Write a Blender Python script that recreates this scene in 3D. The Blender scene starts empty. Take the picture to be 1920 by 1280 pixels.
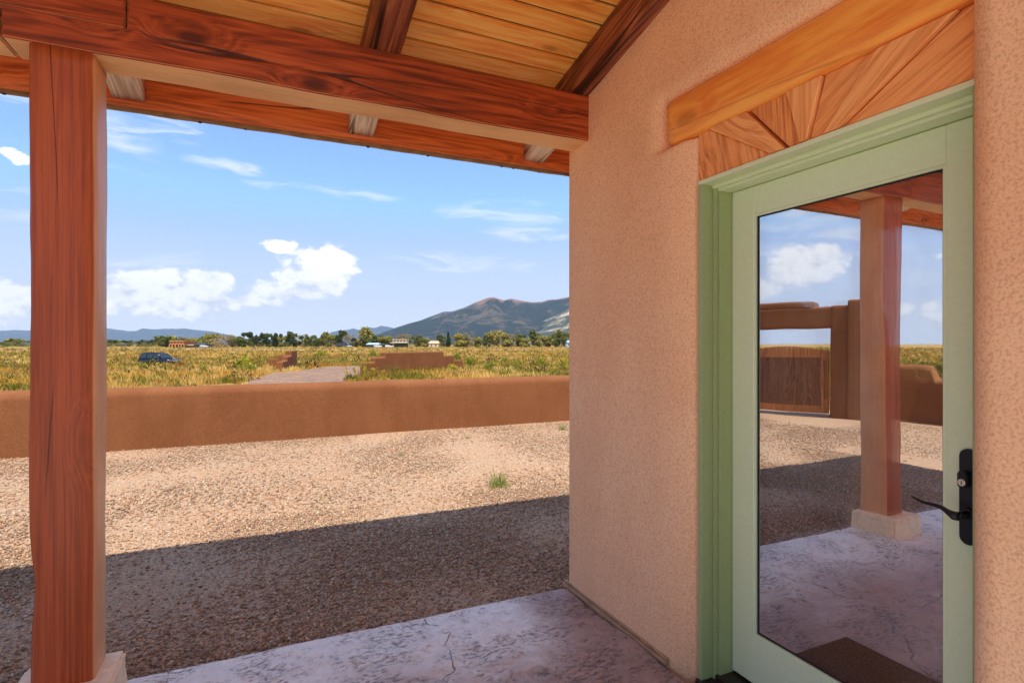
import bpy, bmesh, math, random
import numpy as np
from math import radians, sin, cos, pi, sqrt, atan2, hypot
from mathutils import Vector, Matrix, Euler, noise as mnoise

random.seed(4)
rng = np.random.default_rng(7)
S = bpy.context.scene
COL = S.collection

# ------------------------------------------------------------------ camera
# axes: x runs along the porch beam into the door wall, y runs along the door wall away from the viewer
EYE = 1.42
FPX = 1030.0
FX, FY = 0.41540, 0.90964            # view direction on the ground
cam_d = bpy.data.cameras.new("camera")
cam = bpy.data.objects.new("camera", cam_d)
COL.objects.link(cam)
cam_d.sensor_width = 36.0
cam_d.lens = 36.0 * FPX / 1920.0
cam_d.shift_y = 5.0 / 1920.0
cam_d.clip_start = 0.05
cam_d.clip_end = 60000.0
cam.location = (0, 0, EYE)
cam.rotation_euler = (radians(90), 0, -atan2(FX, FY))
S.camera = cam

# sun comes over the house from behind and a little from the left
SUN_DIR = Vector((-0.17, -0.465, 1.0)).normalized()    # towards the sun
SUN_EL = math.asin(SUN_DIR.z)
SUN_AZ = atan2(SUN_DIR.x, SUN_DIR.y)

# ------------------------------------------------------------------ node helper
class NT:
    def __init__(s, tree):
        s.t = tree
        tree.nodes.clear()
    def n(s, typ, ins=None, **at):
        nd = s.t.nodes.new(typ)
        for k, v in at.items():
            setattr(nd, k, v)
        if ins:
            for k, v in ins.items():
                sk = nd.inputs[k]
                if hasattr(v, 'is_linked') or isinstance(v, bpy.types.NodeSocket):
                    s.t.links.new(v, sk)
                else:
                    if sk.type == 'RGBA' and len(v) == 3:
                        v = (*v, 1)
                    sk.default_value = v
        return nd
    def m(s, op, a, b=0.0, c=None, clamp=False):
        d = {0: a, 1: b}
        if c is not None: d[2] = c
        nd = s.n('ShaderNodeMath', d, operation=op)
        nd.use_clamp = clamp
        return nd.outputs[0]
    def vm(s, op, a, b=None):
        d = {0: a}
        if b is not None: d[1] = b
        return s.n('ShaderNodeVectorMath', d, operation=op).outputs[0]
    def mix(s, f, a, b, mode='MIX'):
        nd = s.t.nodes.new('ShaderNodeMix')
        nd.data_type = 'RGBA'; nd.blend_type = mode
        for i, v in ((0, f), (6, a), (7, b)):
            sk = nd.inputs[i]
            if isinstance(v, bpy.types.NodeSocket): s.t.links.new(v, sk)
            else: sk.default_value = (*v, 1) if (i and len(v) == 3) else v
        return nd.outputs[2]
    def noise(s, vec, scale, detail=3, rough=0.5, dist=0.0):
        return s.n('ShaderNodeTexNoise', {'Vector': vec, 'Scale': scale, 'Detail': detail, 'Roughness': rough, 'Distortion': dist}).outputs[0]
    def ss(s, v, lo, hi):
        nd = s.n('ShaderNodeMapRange', {'Value': v, 'From Min': lo, 'From Max': hi, 'To Min': 0.0, 'To Max': 1.0}, interpolation_type='SMOOTHSTEP')
        return nd.outputs[0]
    def lin(s, v, lo, hi, a=0.0, b=1.0):
        return s.n('ShaderNodeMapRange', {'Value': v, 'From Min': lo, 'From Max': hi, 'To Min': a, 'To Max': b}).outputs[0]
    def scl(s, v, x, y, z):
        return s.vm('MULTIPLY', v, (x, y, z))
    def sep(s, v):
        return s.n('ShaderNodeSeparateXYZ', {0: v}).outputs
    def comb(s, x, y, z):
        return s.n('ShaderNodeCombineXYZ', {0: x, 1: y, 2: z}).outputs[0]
    def bump(s, h, strength, dist, normal=None):
        d = {'Height': h, 'Strength': strength, 'Distance': dist}
        if normal is not None: d['Normal'] = normal
        return s.n('ShaderNodeBump', d).outputs[0]
    def out(s, shader, vol=None):
        o = s.t.nodes.new('ShaderNodeOutputMaterial')
        if shader is not None: s.t.links.new(shader, o.inputs[0])
        if vol is not None: s.t.links.new(vol, o.inputs[1])
    def principled(s, color, rough=0.7, normal=None, metal=0.0, spec=0.5, **kw):
        d = {'Base Color': color, 'Roughness': rough, 'Metallic': metal, 'Specular IOR Level': spec}
        if normal is not None: d['Normal'] = normal
        d.update(kw)
        sh = s.n('ShaderNodeBsdfPrincipled', d).outputs[0]
        s.out(sh)
        return sh

def newmat(name):
    m = bpy.data.materials.new(name)
    m.use_nodes = True
    return m, NT(m.node_tree)

# ------------------------------------------------------------------ world
W = bpy.data.worlds.new("World")
S.world = W
W.use_nodes = True
t = NT(W.node_tree)
sky = t.n('ShaderNodeTexSky', sky_type='NISHITA', sun_disc=False, sun_elevation=SUN_EL, sun_rotation=SUN_AZ,
          altitude=2300.0, air_density=1.0, dust_density=0.6, ozone_density=2.0)
tc = t.n('ShaderNodeTexCoord').outputs['Generated']
vx, vy, vz = t.sep(tc)
horiz = t.m('SQRT', t.m('ADD', t.m('MULTIPLY', vx, vx), t.m('MULTIPLY', vy, vy)))
U = t.m('ARCTAN2', vx, vy)
V = t.m('DIVIDE', vz, t.m('MAXIMUM', horiz, 0.001))
def uv_of(px, py, mirror=False):
    X, Z = (px - 960) / FPX, (645 - py) / FPX
    a = X * FY + FX; b = -X * FX + FY
    if mirror: a = -a
    return atan2(a, b), Z / hypot(a, b)
CL = [  # px, py, half width px, half height px, mirrored in the door glass
    (600, 512, 72, 46, 0), (640, 495, 46, 34, 0), (578, 520, 60, 30, 0), (528, 467, 44, 15, 0), (545, 545, 80, 20, 0),
    (262, 545, 95, 44, 0), (300, 530, 52, 34, 0), (378, 538, 62, 38, 0), (330, 565, 150, 36, 0), (412, 522, 24, 26, 0), (480, 560, 60, 14, 0),
    (15, 565, 60, 42, 0), (26, 292, 30, 12, 0), (150, 570, 90, 30, 0), (-150, 540, 90, 50, 0), (-330, 520, 120, 60, 0),
    (1512, 500, 68, 42, 1), (1545, 488, 48, 30, 1), (1450, 545, 60, 24, 1), (1480, 520, 50, 34, 1),
    (1765, 598, 45, 34, 1), (1690, 585, 22, 16, 1), (1768, 474, 20, 9, 1), (1850, 590, 70, 40, 1),
    (1200, 560, 80, 30, 0), (1400, 540, 120, 40, 0),
]
wn = t.n('ShaderNodeTexNoise', {'Vector': tc, 'Scale': 9.0, 'Detail': 5.0, 'Roughness': 0.62})
UW = t.m('ADD', U, t.m('MULTIPLY', t.m('SUBTRACT', wn.outputs[0], 0.5), 0.055))
wn2 = t.noise(t.vm('ADD', tc, (3.1, 1.7, 0.4)), 9.0, 5, 0.62)
VW = t.m('ADD', V, t.m('MULTIPLY', t.m('SUBTRACT', wn2, 0.5), 0.05))
acc = None
for (px, py, rx, ry, mi) in CL:
    u0, v0 = uv_of(px, py, mi)
    k = 1.0 / sqrt(1 + ((px - 960) / FPX) ** 2)
    ru, rv = rx / FPX * k * k, ry / FPX * k
    e = t.m('ADD', t.m('POWER', t.m('DIVIDE', t.m('SUBTRACT', UW, u0), ru), 2.0), t.m('POWER', t.m('DIVIDE', t.m('SUBTRACT', VW, v0), rv), 2.0))
    g = t.m('SUBTRACT', 1.0, e)
    acc = g if acc is None else t.m('MAXIMUM', acc, g)
puff = t.noise(t.vm('MULTIPLY', tc, (1, 1, 1.6)), 26.0, 8, 0.6)
# clouds elsewhere: low cumulus from plain noise
other = t.noise(t.vm('MULTIPLY', tc, (1, 1, 3.2)), 3.1, 7, 0.55)
oth_mask = t.m('MULTIPLY', t.ss(V, 0.03, 0.1), t.m('SUBTRACT', 1.0, t.m('MULTIPLY', t.ss(V, 0.5, 1.2), 0.3)))
away = t.ss(t.m('ABSOLUTE', t.m('ADD', U, 0.3)), 1.2, 1.6)
other_g = t.m('MULTIPLY', t.m('MULTIPLY', t.ss(other, 0.55, 0.66), oth_mask), away)
fine_puff = t.noise(t.vm('MULTIPLY', tc, (1, 1, 1.4)), 70.0, 6, 0.65)
dens = t.m('ADD', acc, t.m('ADD', t.m('MULTIPLY', t.m('SUBTRACT', puff, 0.5), 2.6), t.m('MULTIPLY', t.m('SUBTRACT', fine_puff, 0.5), 1.0)))
cum = t.ss(dens, -0.1, 0.62)
cum = t.m('MAXIMUM', cum, other_g)
# thin streaks
st = t.noise(t.vm('MULTIPLY', t.vm('ADD', tc, (0.3, 0.1, 0)), (1.5, 1.5, 7.5)), 2.4, 8, 0.66, 1.2)
st2 = t.noise(t.vm('ADD', tc, (5.3, 2.1, 0)), 2.3, 2, 0.5)
cir = t.m('MULTIPLY', t.m('MULTIPLY', t.ss(st, 0.44, 0.70), t.ss(st2, 0.36, 0.58)), 0.80)
CI = [(290, 232, 120, 40, 0), (235, 262, 60, 30, 0), (430, 313, 95, 15, 0), (950, 398, 140, 26, 0), (990, 440, 110, 16, 0), (850, 490, 150, 20, 0), (760, 520, 90, 14, 0),
      (1010, 500, 80, 12, 0), (600, 360, 160, 12, 0), (20, 420, 90, 20, 0), (1480, 425, 110, 12, 1), (1600, 440, 90, 14, 1), (1740, 520, 70, 16, 1)]
cacc = None
wn3 = t.noise(t.vm('MULTIPLY', tc, (1, 1, 2.0)), 4.0, 4, 0.6)
UC = t.m('ADD', U, t.m('MULTIPLY', t.m('SUBTRACT', wn3, 0.5), 0.10))
VC = t.m('ADD', V, t.m('MULTIPLY', t.m('SUBTRACT', wn3, 0.5), 0.06))
for (px, py, rx, ry, mi) in CI:
    u0, v0 = uv_of(px, py, mi)
    k = 1.0 / sqrt(1 + ((px - 960) / FPX) ** 2)
    e = t.m('ADD', t.m('POWER', t.m('DIVIDE', t.m('SUBTRACT', UC, u0), rx / FPX * k * k), 2.0), t.m('POWER', t.m('DIVIDE', t.m('SUBTRACT', VC, v0), ry / FPX * k), 2.0))
    g = t.m('SUBTRACT', 1.0, e)
    cacc = g if cacc is None else t.m('MAXIMUM', cacc, g)
wisp = t.noise(t.comb(t.m('MULTIPLY', UC, 7.0), t.m('MULTIPLY', VC, 42.0), 1.3), 1.0, 7, 0.66, 0.8)
cir = t.m('MAXIMUM', cir, t.m('MULTIPLY', t.m('MULTIPLY', t.ss(cacc, -0.6, 0.9), t.ss(wisp, 0.34, 0.66)), 0.72))
veil = t.m('MULTIPLY', t.m('SUBTRACT', 1.0, t.ss(V, 0.0, 0.24)), 0.80)
high = t.m('ADD', 0.10, t.m('MULTIPLY', t.ss(V, 0.35, 1.6), 0.26))      # thin milky layer, thickened overhead out of view to add skylight
cmask = t.m('MAXIMUM', cum, t.m('MAXIMUM', t.m('MAXIMUM', cir, high), veil))
shade = t.ss(t.m('ADD', t.m('ADD', t.m('MULTIPLY', puff, 0.45), t.m('MULTIPLY', fine_puff, 0.35)), t.m('ADD', t.m('MULTIPLY', t.m('MINIMUM', dens, 1.0), 0.10), t.m('MULTIPLY', V, 0.8))), 0.36, 0.62)
ccol = t.mix(shade, (1.55, 1.66, 1.82), (2.7, 2.68, 2.64))
skyc = t.n('ShaderNodeHueSaturation', {'Color': sky.outputs[0], 'Saturation': 1.22, 'Value': 0.62, 'Hue': 0.506}).outputs[0]
skyc = t.mix(1.0, skyc, (.84, 1.30, 2.2), 'DARKEN')
thin = t.mix(t.m('MULTIPLY', t.m('MAXIMUM', t.m('MAXIMUM', cir, high), veil), 0.95), skyc, (2.05, 2.15, 2.28))
wcol = t.mix(t.m('MULTIPLY', cum, 0.96), thin, ccol)
SKY_STRENGTH = 0.15
bg = t.n('ShaderNodeBackground', {'Color': wcol, 'Strength': SKY_STRENGTH})
wo = t.t.nodes.new('ShaderNodeOutputWorld')
t.t.links.new(bg.outputs[0], wo.inputs[0])

sun_d = bpy.data.lights.new("sun", 'SUN')
sun_d.energy = 2.0
sun_d.angle = radians(0.53)
sun_d.color = (1.0, 0.89, 0.77)
sun = bpy.data.objects.new("sun", sun_d)
COL.objects.link(sun)
sun.location = (-10, -16, 30)
sun.rotation_euler = SUN_DIR.to_track_quat('Z', 'Y').to_euler()

vs = S.view_settings
vs.view_transform = 'Standard'; vs.look = 'None'; vs.exposure = 1.78; vs.gamma = 1.0; vs.use_curve_mapping = False
cy = S.cycles
cy.max_bounces = 14; cy.diffuse_bounces = 8; cy.glossy_bounces = 5; cy.transmission_bounces = 6; cy.transparent_max_bounces = 12
cy.volume_bounces = 0
cy.caustics_reflective = False; cy.caustics_refractive = False
cy.use_denoising = True
cy.sample_clamp_indirect = 8.0

# ------------------------------------------------------------------ object helpers
def at(px, Y):                       # picture column and depth along the view -> ground position
    X = (px - 960) / FPX * Y
    return (X * FY + Y * FX, -X * FX + Y * FY)

def tag(o, label=None, cat=None, group=None, kind=None):
    if label: o['label'] = label
    if cat: o['category'] = cat
    if group: o['group'] = group
    if kind: o['kind'] = kind
    return o

def empty(name, loc=(0, 0, 0), rz=0.0, parent=None):
    o = bpy.data.objects.new(name, None)
    o.location = loc; o.rotation_euler = (0, 0, rz)
    o.empty_display_size = 0.2
    COL.objects.link(o)
    if parent is not None: o.parent = parent
    return o

def link(name, me, mat=None, parent=None, loc=None, rot=None):
    o = bpy.data.objects.new(name, me)
    if mat is not None and len(me.materials) == 0: me.materials.append(mat)
    if parent is not None: o.parent = parent
    if loc is not None: o.location = loc
    if rot is not None: o.rotation_euler = rot
    COL.objects.link(o)
    return o

def from_bm(name, bm, mat=None, parent=None, smooth=False, loc=None, rot=None):
    me = bpy.data.meshes.new(name)
    bm.normal_update()
    bm.to_mesh(me); bm.free()
    if smooth:
        me.polygons.foreach_set('use_smooth', [True] * len(me.polygons))
    return link(name, me, mat, parent, loc, rot)

def bm_box(bm, x0, x1, y0, y1, z0, z1, bev=0.0, seg=1, M=None):
    r = bmesh.ops.create_cube(bm, size=1.0)
    vs_ = r['verts']
    for v in vs_:
        v.co = Vector(((x0 + x1) / 2 + v.co.x * (x1 - x0), (y0 + y1) / 2 + v.co.y * (y1 - y0), (z0 + z1) / 2 + v.co.z * (z1 - z0)))
    if bev > 0:
        es = list({e for v in vs_ for e in v.link_edges})
        rb = bmesh.ops.bevel(bm, geom=es, offset=bev, segments=seg, affect='EDGES', profile=0.5)
        vs_ = list({v for f in rb['faces'] for v in f.verts} | {v for v in vs_ if v.is_valid})
    if M is not None:
        bmesh.ops.transform(bm, matrix=M, verts=[v for v in vs_ if v.is_valid])

def box(name, x0, x1, y0, y1, z0, z1, mat, parent=None, bev=0.0, seg=1, smooth=False):
    bm = bmesh.new()
    bm_box(bm, x0, x1, y0, y1, z0, z1, bev, seg)
    return from_bm(name, bm, mat, parent, smooth)

def bm_cyl(bm, p0, p1, r0, r1, n=10, cap=True):
    p0, p1 = Vector(p0), Vector(p1)
    d = (p1 - p0); L = d.length
    M = Matrix.Translation((p0 + p1) / 2) @ d.to_track_quat('Z', 'Y').to_matrix().to_4x4()
    bmesh.ops.create_cone(bm, cap_ends=cap, segments=n, radius1=r0, radius2=r1, depth=L, matrix=M)

def mesh_np(name, verts, faces, cols=None, smooth=False):
    """verts (n,3), faces (m,k) with constant k; cols per face rgb"""
    me = bpy.data.meshes.new(name)
    n, m, k = len(verts), len(faces), faces.shape[1]
    me.vertices.add(n); me.vertices.foreach_set('co', verts.astype(np.float32).ravel())
    me.loops.add(m * k); me.loops.foreach_set('vertex_index', faces.astype(np.int32).ravel())
    me.polygons.add(m)
    me.polygons.foreach_set('loop_start', np.arange(0, m * k, k, dtype=np.int32))
    me.polygons.foreach_set('loop_total', np.full(m, k, dtype=np.int32))
    if smooth: me.polygons.foreach_set('use_smooth', np.ones(m, dtype=bool))
    me.update(calc_edges=True)
    if cols is not None:
        ca = me.attributes.new('tint', 'FLOAT_COLOR', 'FACE')
        c4 = np.ones((m, 4), dtype=np.float32); c4[:, :3] = cols
        ca.data.foreach_set('color', c4.ravel())
    return me

def timber_mesh(name, L, Wd, H, amp=0.004, cham=0.012, step=0.05, seed=0, freq=1.6, taper=None):
    """hand worked timber along local X, centred in Y and Z"""
    n = max(2, int(L / step))
    c = cham
    cs = []
    hw, hh = Wd / 2, H / 2
    base = [(-hw, -hh + c), (-hw, hh - c), (-hw + c, hh), (hw - c, hh), (hw, hh - c), (hw, -hh + c), (hw - c, -hh), (-hw + c, -hh)]
    pts = []
    for i in range(8):
        p, q = base[i], base[(i + 1) % 8]
        pts.append(p)
        if i % 2 == 0:
            pts.append((p[0] * .67 + q[0] * .33, p[1] * .67 + q[1] * .33)); pts.append((p[0] * .33 + q[0] * .67, p[1] * .33 + q[1] * .67))
    k = len(pts)
    verts = []; faces = []
    for i in range(n + 1):
        x = -L / 2 + L * i / n
        for (y, z) in pts:
            q = Vector((x * freq, y * 3.5 + seed * 3.7, z * 3.5 + seed))
            d = mnoise.noise_vector(q) * amp + mnoise.noise_vector(q * 4.1) * amp * .35
            e = 0.0 if 0 < i < n else 1.0
            verts.append((x, y + d.y, z + d.z))
    for i in range(n):
        for j in range(k):
            a, b = i * k + j, i * k + (j + 1) % k
            faces.append((a, b, b + k, a + k))
    me = bpy.data.meshes.new(name)
    faces.append(tuple(range(k))[::-1]); faces.append(tuple(range(n * k, n * k + k)))
    me.from_pydata(verts, [], faces)
    for p in me.polygons: p.use_smooth = len(p.vertices) == 4
    me.update()
    bm = bmesh.new(); bm.from_mesh(me); bmesh.ops.recalc_face_normals(bm, faces=bm.faces); bm.to_mesh(me); bm.free()
    return me

# ------------------------------------------------------------------ materials
def wood(name, dark, mid, light, axis=0, rough=0.5, bump=0.35, knot=1.0, ring=1.0, check=1.0, fine=26.0, spec=0.4, lit_tint=None, blotch=0.25):
    m, t = newmat(name)
    obj = t.n('ShaderNodeTexCoord').outputs['Object']
    rnd = t.n('ShaderNodeObjectInfo').outputs['Random']
    v = t.vm('ADD', obj, t.comb(t.m('MULTIPLY', rnd, 37.0), t.m('MULTIPLY', rnd, 11.3), t.m('MULTIPLY', rnd, 7.7)))
    x, y, z = t.sep(v)
    if axis == 1: x, y, z = y, x, z
    if axis == 2: x, y, z = z, y, x
    vk = t.comb(t.m('MULTIPLY', x, 1.5), t.m('MULTIPLY', y, 3.6), t.m('MULTIPLY', z, 3.6))
    vo = t.n('ShaderNodeTexVoronoi', {'Vector': vk, 'Scale': 1.0, 'Randomness': 1.0}, feature='F1')
    d = vo.outputs['Distance']
    kn = t.m('MULTIPLY', t.m('SUBTRACT', 1.0, t.ss(d, 0.05, 0.13)), knot)
    halo = t.m('SUBTRACT', 1.0, t.ss(d, 0.05, 0.34))
    y2 = t.m('ADD', y, t.m('MULTIPLY', halo, 0.045))
    z2 = t.m('ADD', z, t.m('MULTIPLY', halo, 0.045))
    low = t.noise(t.comb(t.m('MULTIPLY', x, 0.26), t.m('MULTIPLY', y2, 3.6), t.m('MULTIPLY', z2, 3.6)), 1.0, 2, 0.45)
    rings = t.m('ADD', t.m('MULTIPLY', t.m('SINE', t.m('MULTIPLY', low, 230.0)), 0.5), 0.5)
    rings = t.m('POWER', rings, 1.6)
    fn = t.noise(t.comb(t.m('MULTIPLY', x, 1.6), t.m('MULTIPLY', y2, fine * 2), t.m('MULTIPLY', z2, fine * 2)), 1.0, 7, 0.68)
    bl = t.noise(t.comb(t.m('MULTIPLY', x, 1.3), t.m('MULTIPLY', y, 3), t.m('MULTIPLY', z, 3)), 1.0, 4, 0.6)
    f = t.m('ADD', t.m('MULTIPLY', rings, 0.42 * ring), t.m('MULTIPLY', t.ss(fn, 0.36, 0.64), 0.6))
    f = t.m('ADD', f, t.m('MULTIPLY', t.m('SUBTRACT', bl, 0.5), blotch * 3), clamp=True)
    rp = t.n('ShaderNodeValToRGB', {'Fac': f})
    cr = rp.color_ramp
    cr.elements[0].color = (*dark, 1); cr.elements[1].color = (*light, 1)
    e = cr.elements.new(0.5); e.color = (*mid, 1)
    col = rp.outputs[0]
    col = t.mix(t.m('MULTIPLY', t.m('MULTIPLY', halo, halo), 0.35 * knot), col, dark)
    col = t.mix(t.m('MULTIPLY', kn, 0.8), col, tuple(c * .45 for c in dark))
    ck = t.noise(t.comb(t.m('MULTIPLY', x, 0.45), t.m('MULTIPLY', y, 5.0), t.m('MULTIPLY', z, 5.0)), 1.0, 1, 0.3)
    ckm = t.noise(t.comb(t.m('MULTIPLY', x, 1.1), y, z), 1.0, 1)
    chk = t.m('MULTIPLY', t.m('SUBTRACT', 1.0, t.ss(t.m('ABSOLUTE', t.m('SUBTRACT', ck, 0.5)), 0.0030, 0.0085)), t.m('MULTIPLY', t.ss(ckm, 0.42, 0.50), check))
    col = t.mix(t.m('MULTIPLY', chk, 0.85), col, tuple(c * .22 for c in dark))
    if lit_tint is not None:                # light on outward and downward faces painted in as a paler tint
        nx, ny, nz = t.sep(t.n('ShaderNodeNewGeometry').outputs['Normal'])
        ff = t.ss(t.m('MAXIMUM', t.m('MULTIPLY', nx, lit_tint[1]), t.m('MAXIMUM', t.m('MULTIPLY', ny, lit_tint[2]), t.m('MULTIPLY', nz, lit_tint[3]))), 0.55, 0.9)
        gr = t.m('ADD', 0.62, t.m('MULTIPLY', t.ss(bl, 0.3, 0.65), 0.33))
        col = t.mix(t.m('MULTIPLY', ff, gr), col, t.mix(fn, tuple(c * .75 for c in lit_tint[0]), lit_tint[0]))
    h = t.m('SUBTRACT', t.m('ADD', t.m('MULTIPLY', rings, 0.3 * ring), t.m('MULTIPLY', fn, 0.6)), t.m('MULTIPLY', chk, 2.0))
    h = t.m('ADD', h, t.m('MULTIPLY', bl, 0.3))
    t.principled(col, t.m('ADD', rough - .1, t.m('MULTIPLY', fn, 0.2)), t.bump(h, bump, 0.004), spec=spec)
    return m

def stucco(name, col, dark, scale=110.0, bump=0.6, pits=0.5, mott=0.35, stain=None):
    m, t = newmat(name)
    obj = t.n('ShaderNodeNewGeometry').outputs['Position']
    fn = t.noise(obj, scale, 3, 0.6)
    md = t.noise(obj, scale * .38, 3, 0.55)
    big = t.noise(obj, 1.1, 5, 0.6)
    big2 = t.noise(t.scl(obj, 3.0, 3.0, 0.8), 1.0, 4, 0.6)
    pit = t.m('MULTIPLY', t.m('SUBTRACT', 1.0, t.ss(fn, 0.36, 0.53)), pits)
    c = t.mix(t.m('MULTIPLY', t.ss(t.m('ADD', t.m('MULTIPLY', big, .6), t.m('MULTIPLY', big2, .4)), 0.36, 0.66), mott), col, dark)
    c = t.mix(pit, c, (dark[0] * .62, dark[1] * .48, dark[2] * .42))
    hi = t.ss(fn, 0.55, 0.75)
    c = t.mix(t.m('MULTIPLY', hi, 0.22), c, tuple(min(1, x * 1.35) for x in col))
    h = t.m('ADD', t.m('MULTIPLY', fn, 0.55), t.m('MULTIPLY', md, 0.45))
    nb = t.bump(h, bump, 0.0032)
    nb2 = t.bump(t.noise(obj, 5.0, 3, 0.5), 0.25, 0.02, nb)
    t.principled(c, 0.9, nb2, spec=0.25)
    return m

M_BEAM = wood('red_stained_timber', (.14, .024, .006), (.37, .062, .012), (.52, .110, .026), 0, .42, .4, ring=.75, blotch=.14, lit_tint=((1.0, .60, .28), 1.0, 1.0, -1.0))
M_BEAM_Z = wood('red_stained_post_timber', (.30, .062, .018), (.44, .098, .030), (.54, .135, .042), 2, .42, .3, ring=.16, blotch=.13, fine=40, lit_tint=((1.0, .60, .32), 1.0, .3, 0.0))
M_RAFTER = wood('dark_stained_rafter', (.06, .018, .010), (.24, .065, .028), (.46, .15, .065), 1, .45, .5, lit_tint=((.55, .40, .30), 0.0, 0.0, 0.0))
M_TAIL = wood('pale_rafter_tail', (.50, .36, .25), (.78, .64, .50), (.90, .80, .68), 1, .6, .5)
M_CEIL = wood('pine_ceiling', (.88, .29, .045), (1.0, .52, .12), (1.0, .66, .22), 0, .42, .3, knot=1.0, ring=.34, check=.25, fine=14, blotch=.24)
M_FASC = wood('orange_fascia_wood', (.40, .075, .012), (.74, .17, .03), (.85, .27, .06), 0, .5, .3, ring=.7)
M_LINT = wood('orange_lintel_wood', (.60, .19, .045), (.88, .34, .085), (.95, .42, .13), 1, .40, .3, knot=.55, ring=.3, check=.4, fine=12, blotch=.14)
M_SUNS = wood('smooth_sunburst_wood', (.75, .27, .08), (.97, .46, .16), (1.0, .56, .24), 1, .48, .3, knot=.3, ring=.35, check=.2, fine=20, blotch=.12)
M_SUNR = wood('rough_sunburst_wood', (.58, .18, .05), (.92, .38, .12), (.99, .50, .20), 1, .60, 1.0, knot=.4, ring=.5, check=.5, fine=26, blotch=.4)
M_STUC = stucco('house_stucco', (.97, .62, .37), (.85, .46, .245), 125, 1.0, .42, .6)
M_WALL = stucco('yard_wall_stucco', (.25, .100, .038), (.19, .068, .023), 60, .7, .35, .8)

def flat(name, col, rough=0.5, metal=0.0, spec=0.5, var=0.06, bump=0.0, scale=30.0):
    m, t = newmat(name)
    obj = t.n('ShaderNodeTexCoord').outputs['Object']
    n1 = t.noise(obj, scale, 4, 0.6)
    c = t.mix(t.lin(n1, 0.3, 0.7), tuple(x * (1 - var) for x in col), tuple(min(1, x * (1 + var)) for x in col))
    nb = t.bump(n1, bump, 0.002) if bump > 0 else None
    t.principled(c, t.m('ADD', rough - .05, t.m('MULTIPLY', n1, .1)), nb, metal, spec)
    return m

M_GREEN = flat('sage_green_paint', (.72, .84, .56), .38, 0, .45, .03, .05, 60)
M_GREEN_SHADE = flat('shaded_green_jamb_paint', (.36, .44, .20), .40, 0, .4, .04, .05, 60)  # door green darkened: the jamb's shade is put into the colour
M_BLACK = flat('black_bronze_metal', (.022, .023, .030), .33, .55, .5, .1)
M_STEEL = flat('bright_lock_metal', (.75, .72, .66), .22, 1.0)
M_DARK = flat('dark_gap', (.012, .011, .010), .8)
M_THR = flat('dark_bronze_threshold', (.06, .045, .035), .45, .6)
M_TRIM = flat('tan_weep_screed', (.40, .25, .14), .6, 0, .3, .25, .2, 14)
M_DRIP = flat('weathered_drip_edge', (.32, .22, .12), .7, 0, .3, .3, .3, 12)
M_STONE = flat('pale_base_stone', (.88, .72, .50), .75, 0, .3, .15, .5, 25)
M_RUST = flat('rusted_rod', (.35, .2, .1), .6, .5)
M_MAT = flat('brown_coir_mat', (.13, .07, .038), .95, 0, .2, .7, 1.0, 90)
M_ROOM = flat('interior_plaster', (.35, .27, .2), .9)
M_ROOF = flat('roof_membrane', (.3, .27, .24), .9)
M_CREAM = flat('cream_farmhouse_wall', (.55, .48, .34), .8)
M_TANW = flat('tan_house_wall', (.55, .40, .26), .8)
M_BROWNW = flat('red_brown_adobe', (.42, .16, .07), .85)
M_BROWNL = flat('orange_brown_columns', (.58, .27, .10), .8)
M_SHED = flat('dark_shed_metal', (.035, .04, .05), .6)
M_BLUESH = flat('blue_grey_shed_metal', (.35, .48, .60), .5)
M_WHITE = flat('white_vehicle_paint', (.6, .6, .6), .3)
M_SUV = flat('navy_car_paint', (.008, .013, .030), .22, .3)
M_CARG = flat('car_glass', (.02, .035, .04), .08)
M_TYRE = flat('tyre_rubber', (.015, .015, .015), .85)
M_CHROME = flat('car_chrome', (.8, .82, .85), .15, 1.0)
M_BARK = flat('cottonwood_bark', (.22, .17, .12), .9, 0, .2, .25, .5, 8)
M_BARE = flat('pale_bare_twigs', (.36, .30, .22), .9, 0, .2, .25, .5, 8)

def attr_mat(name, rough=.85, spec=.2, trans=0.0, mul=None):
    m, t = newmat(name)
    c = t.n('ShaderNodeAttribute', attribute_name='tint').outputs['Color']
    if mul:
        rnd = t.n('ShaderNodeObjectInfo').outputs['Random']
        c = t.mix(1.0, c, t.mix(rnd, mul[0], mul[1]), 'MULTIPLY')
    if trans > 0:
        d = t.n('ShaderNodeBsdfDiffuse', {'Color': c}).outputs[0]
        tr = t.n('ShaderNodeBsdfTranslucent', {'Color': c}).outputs[0]
        mx = t.n('ShaderNodeMixShader', {0: trans, 1: d, 2: tr}).outputs[0]
        t.out(mx)
    else:
        t.principled(c, rough, spec=spec)
    return m
M_GRASS = attr_mat('dry_grass_blades', trans=.35)
M_PEB = attr_mat('gravel_stones', .75, .35)

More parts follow.
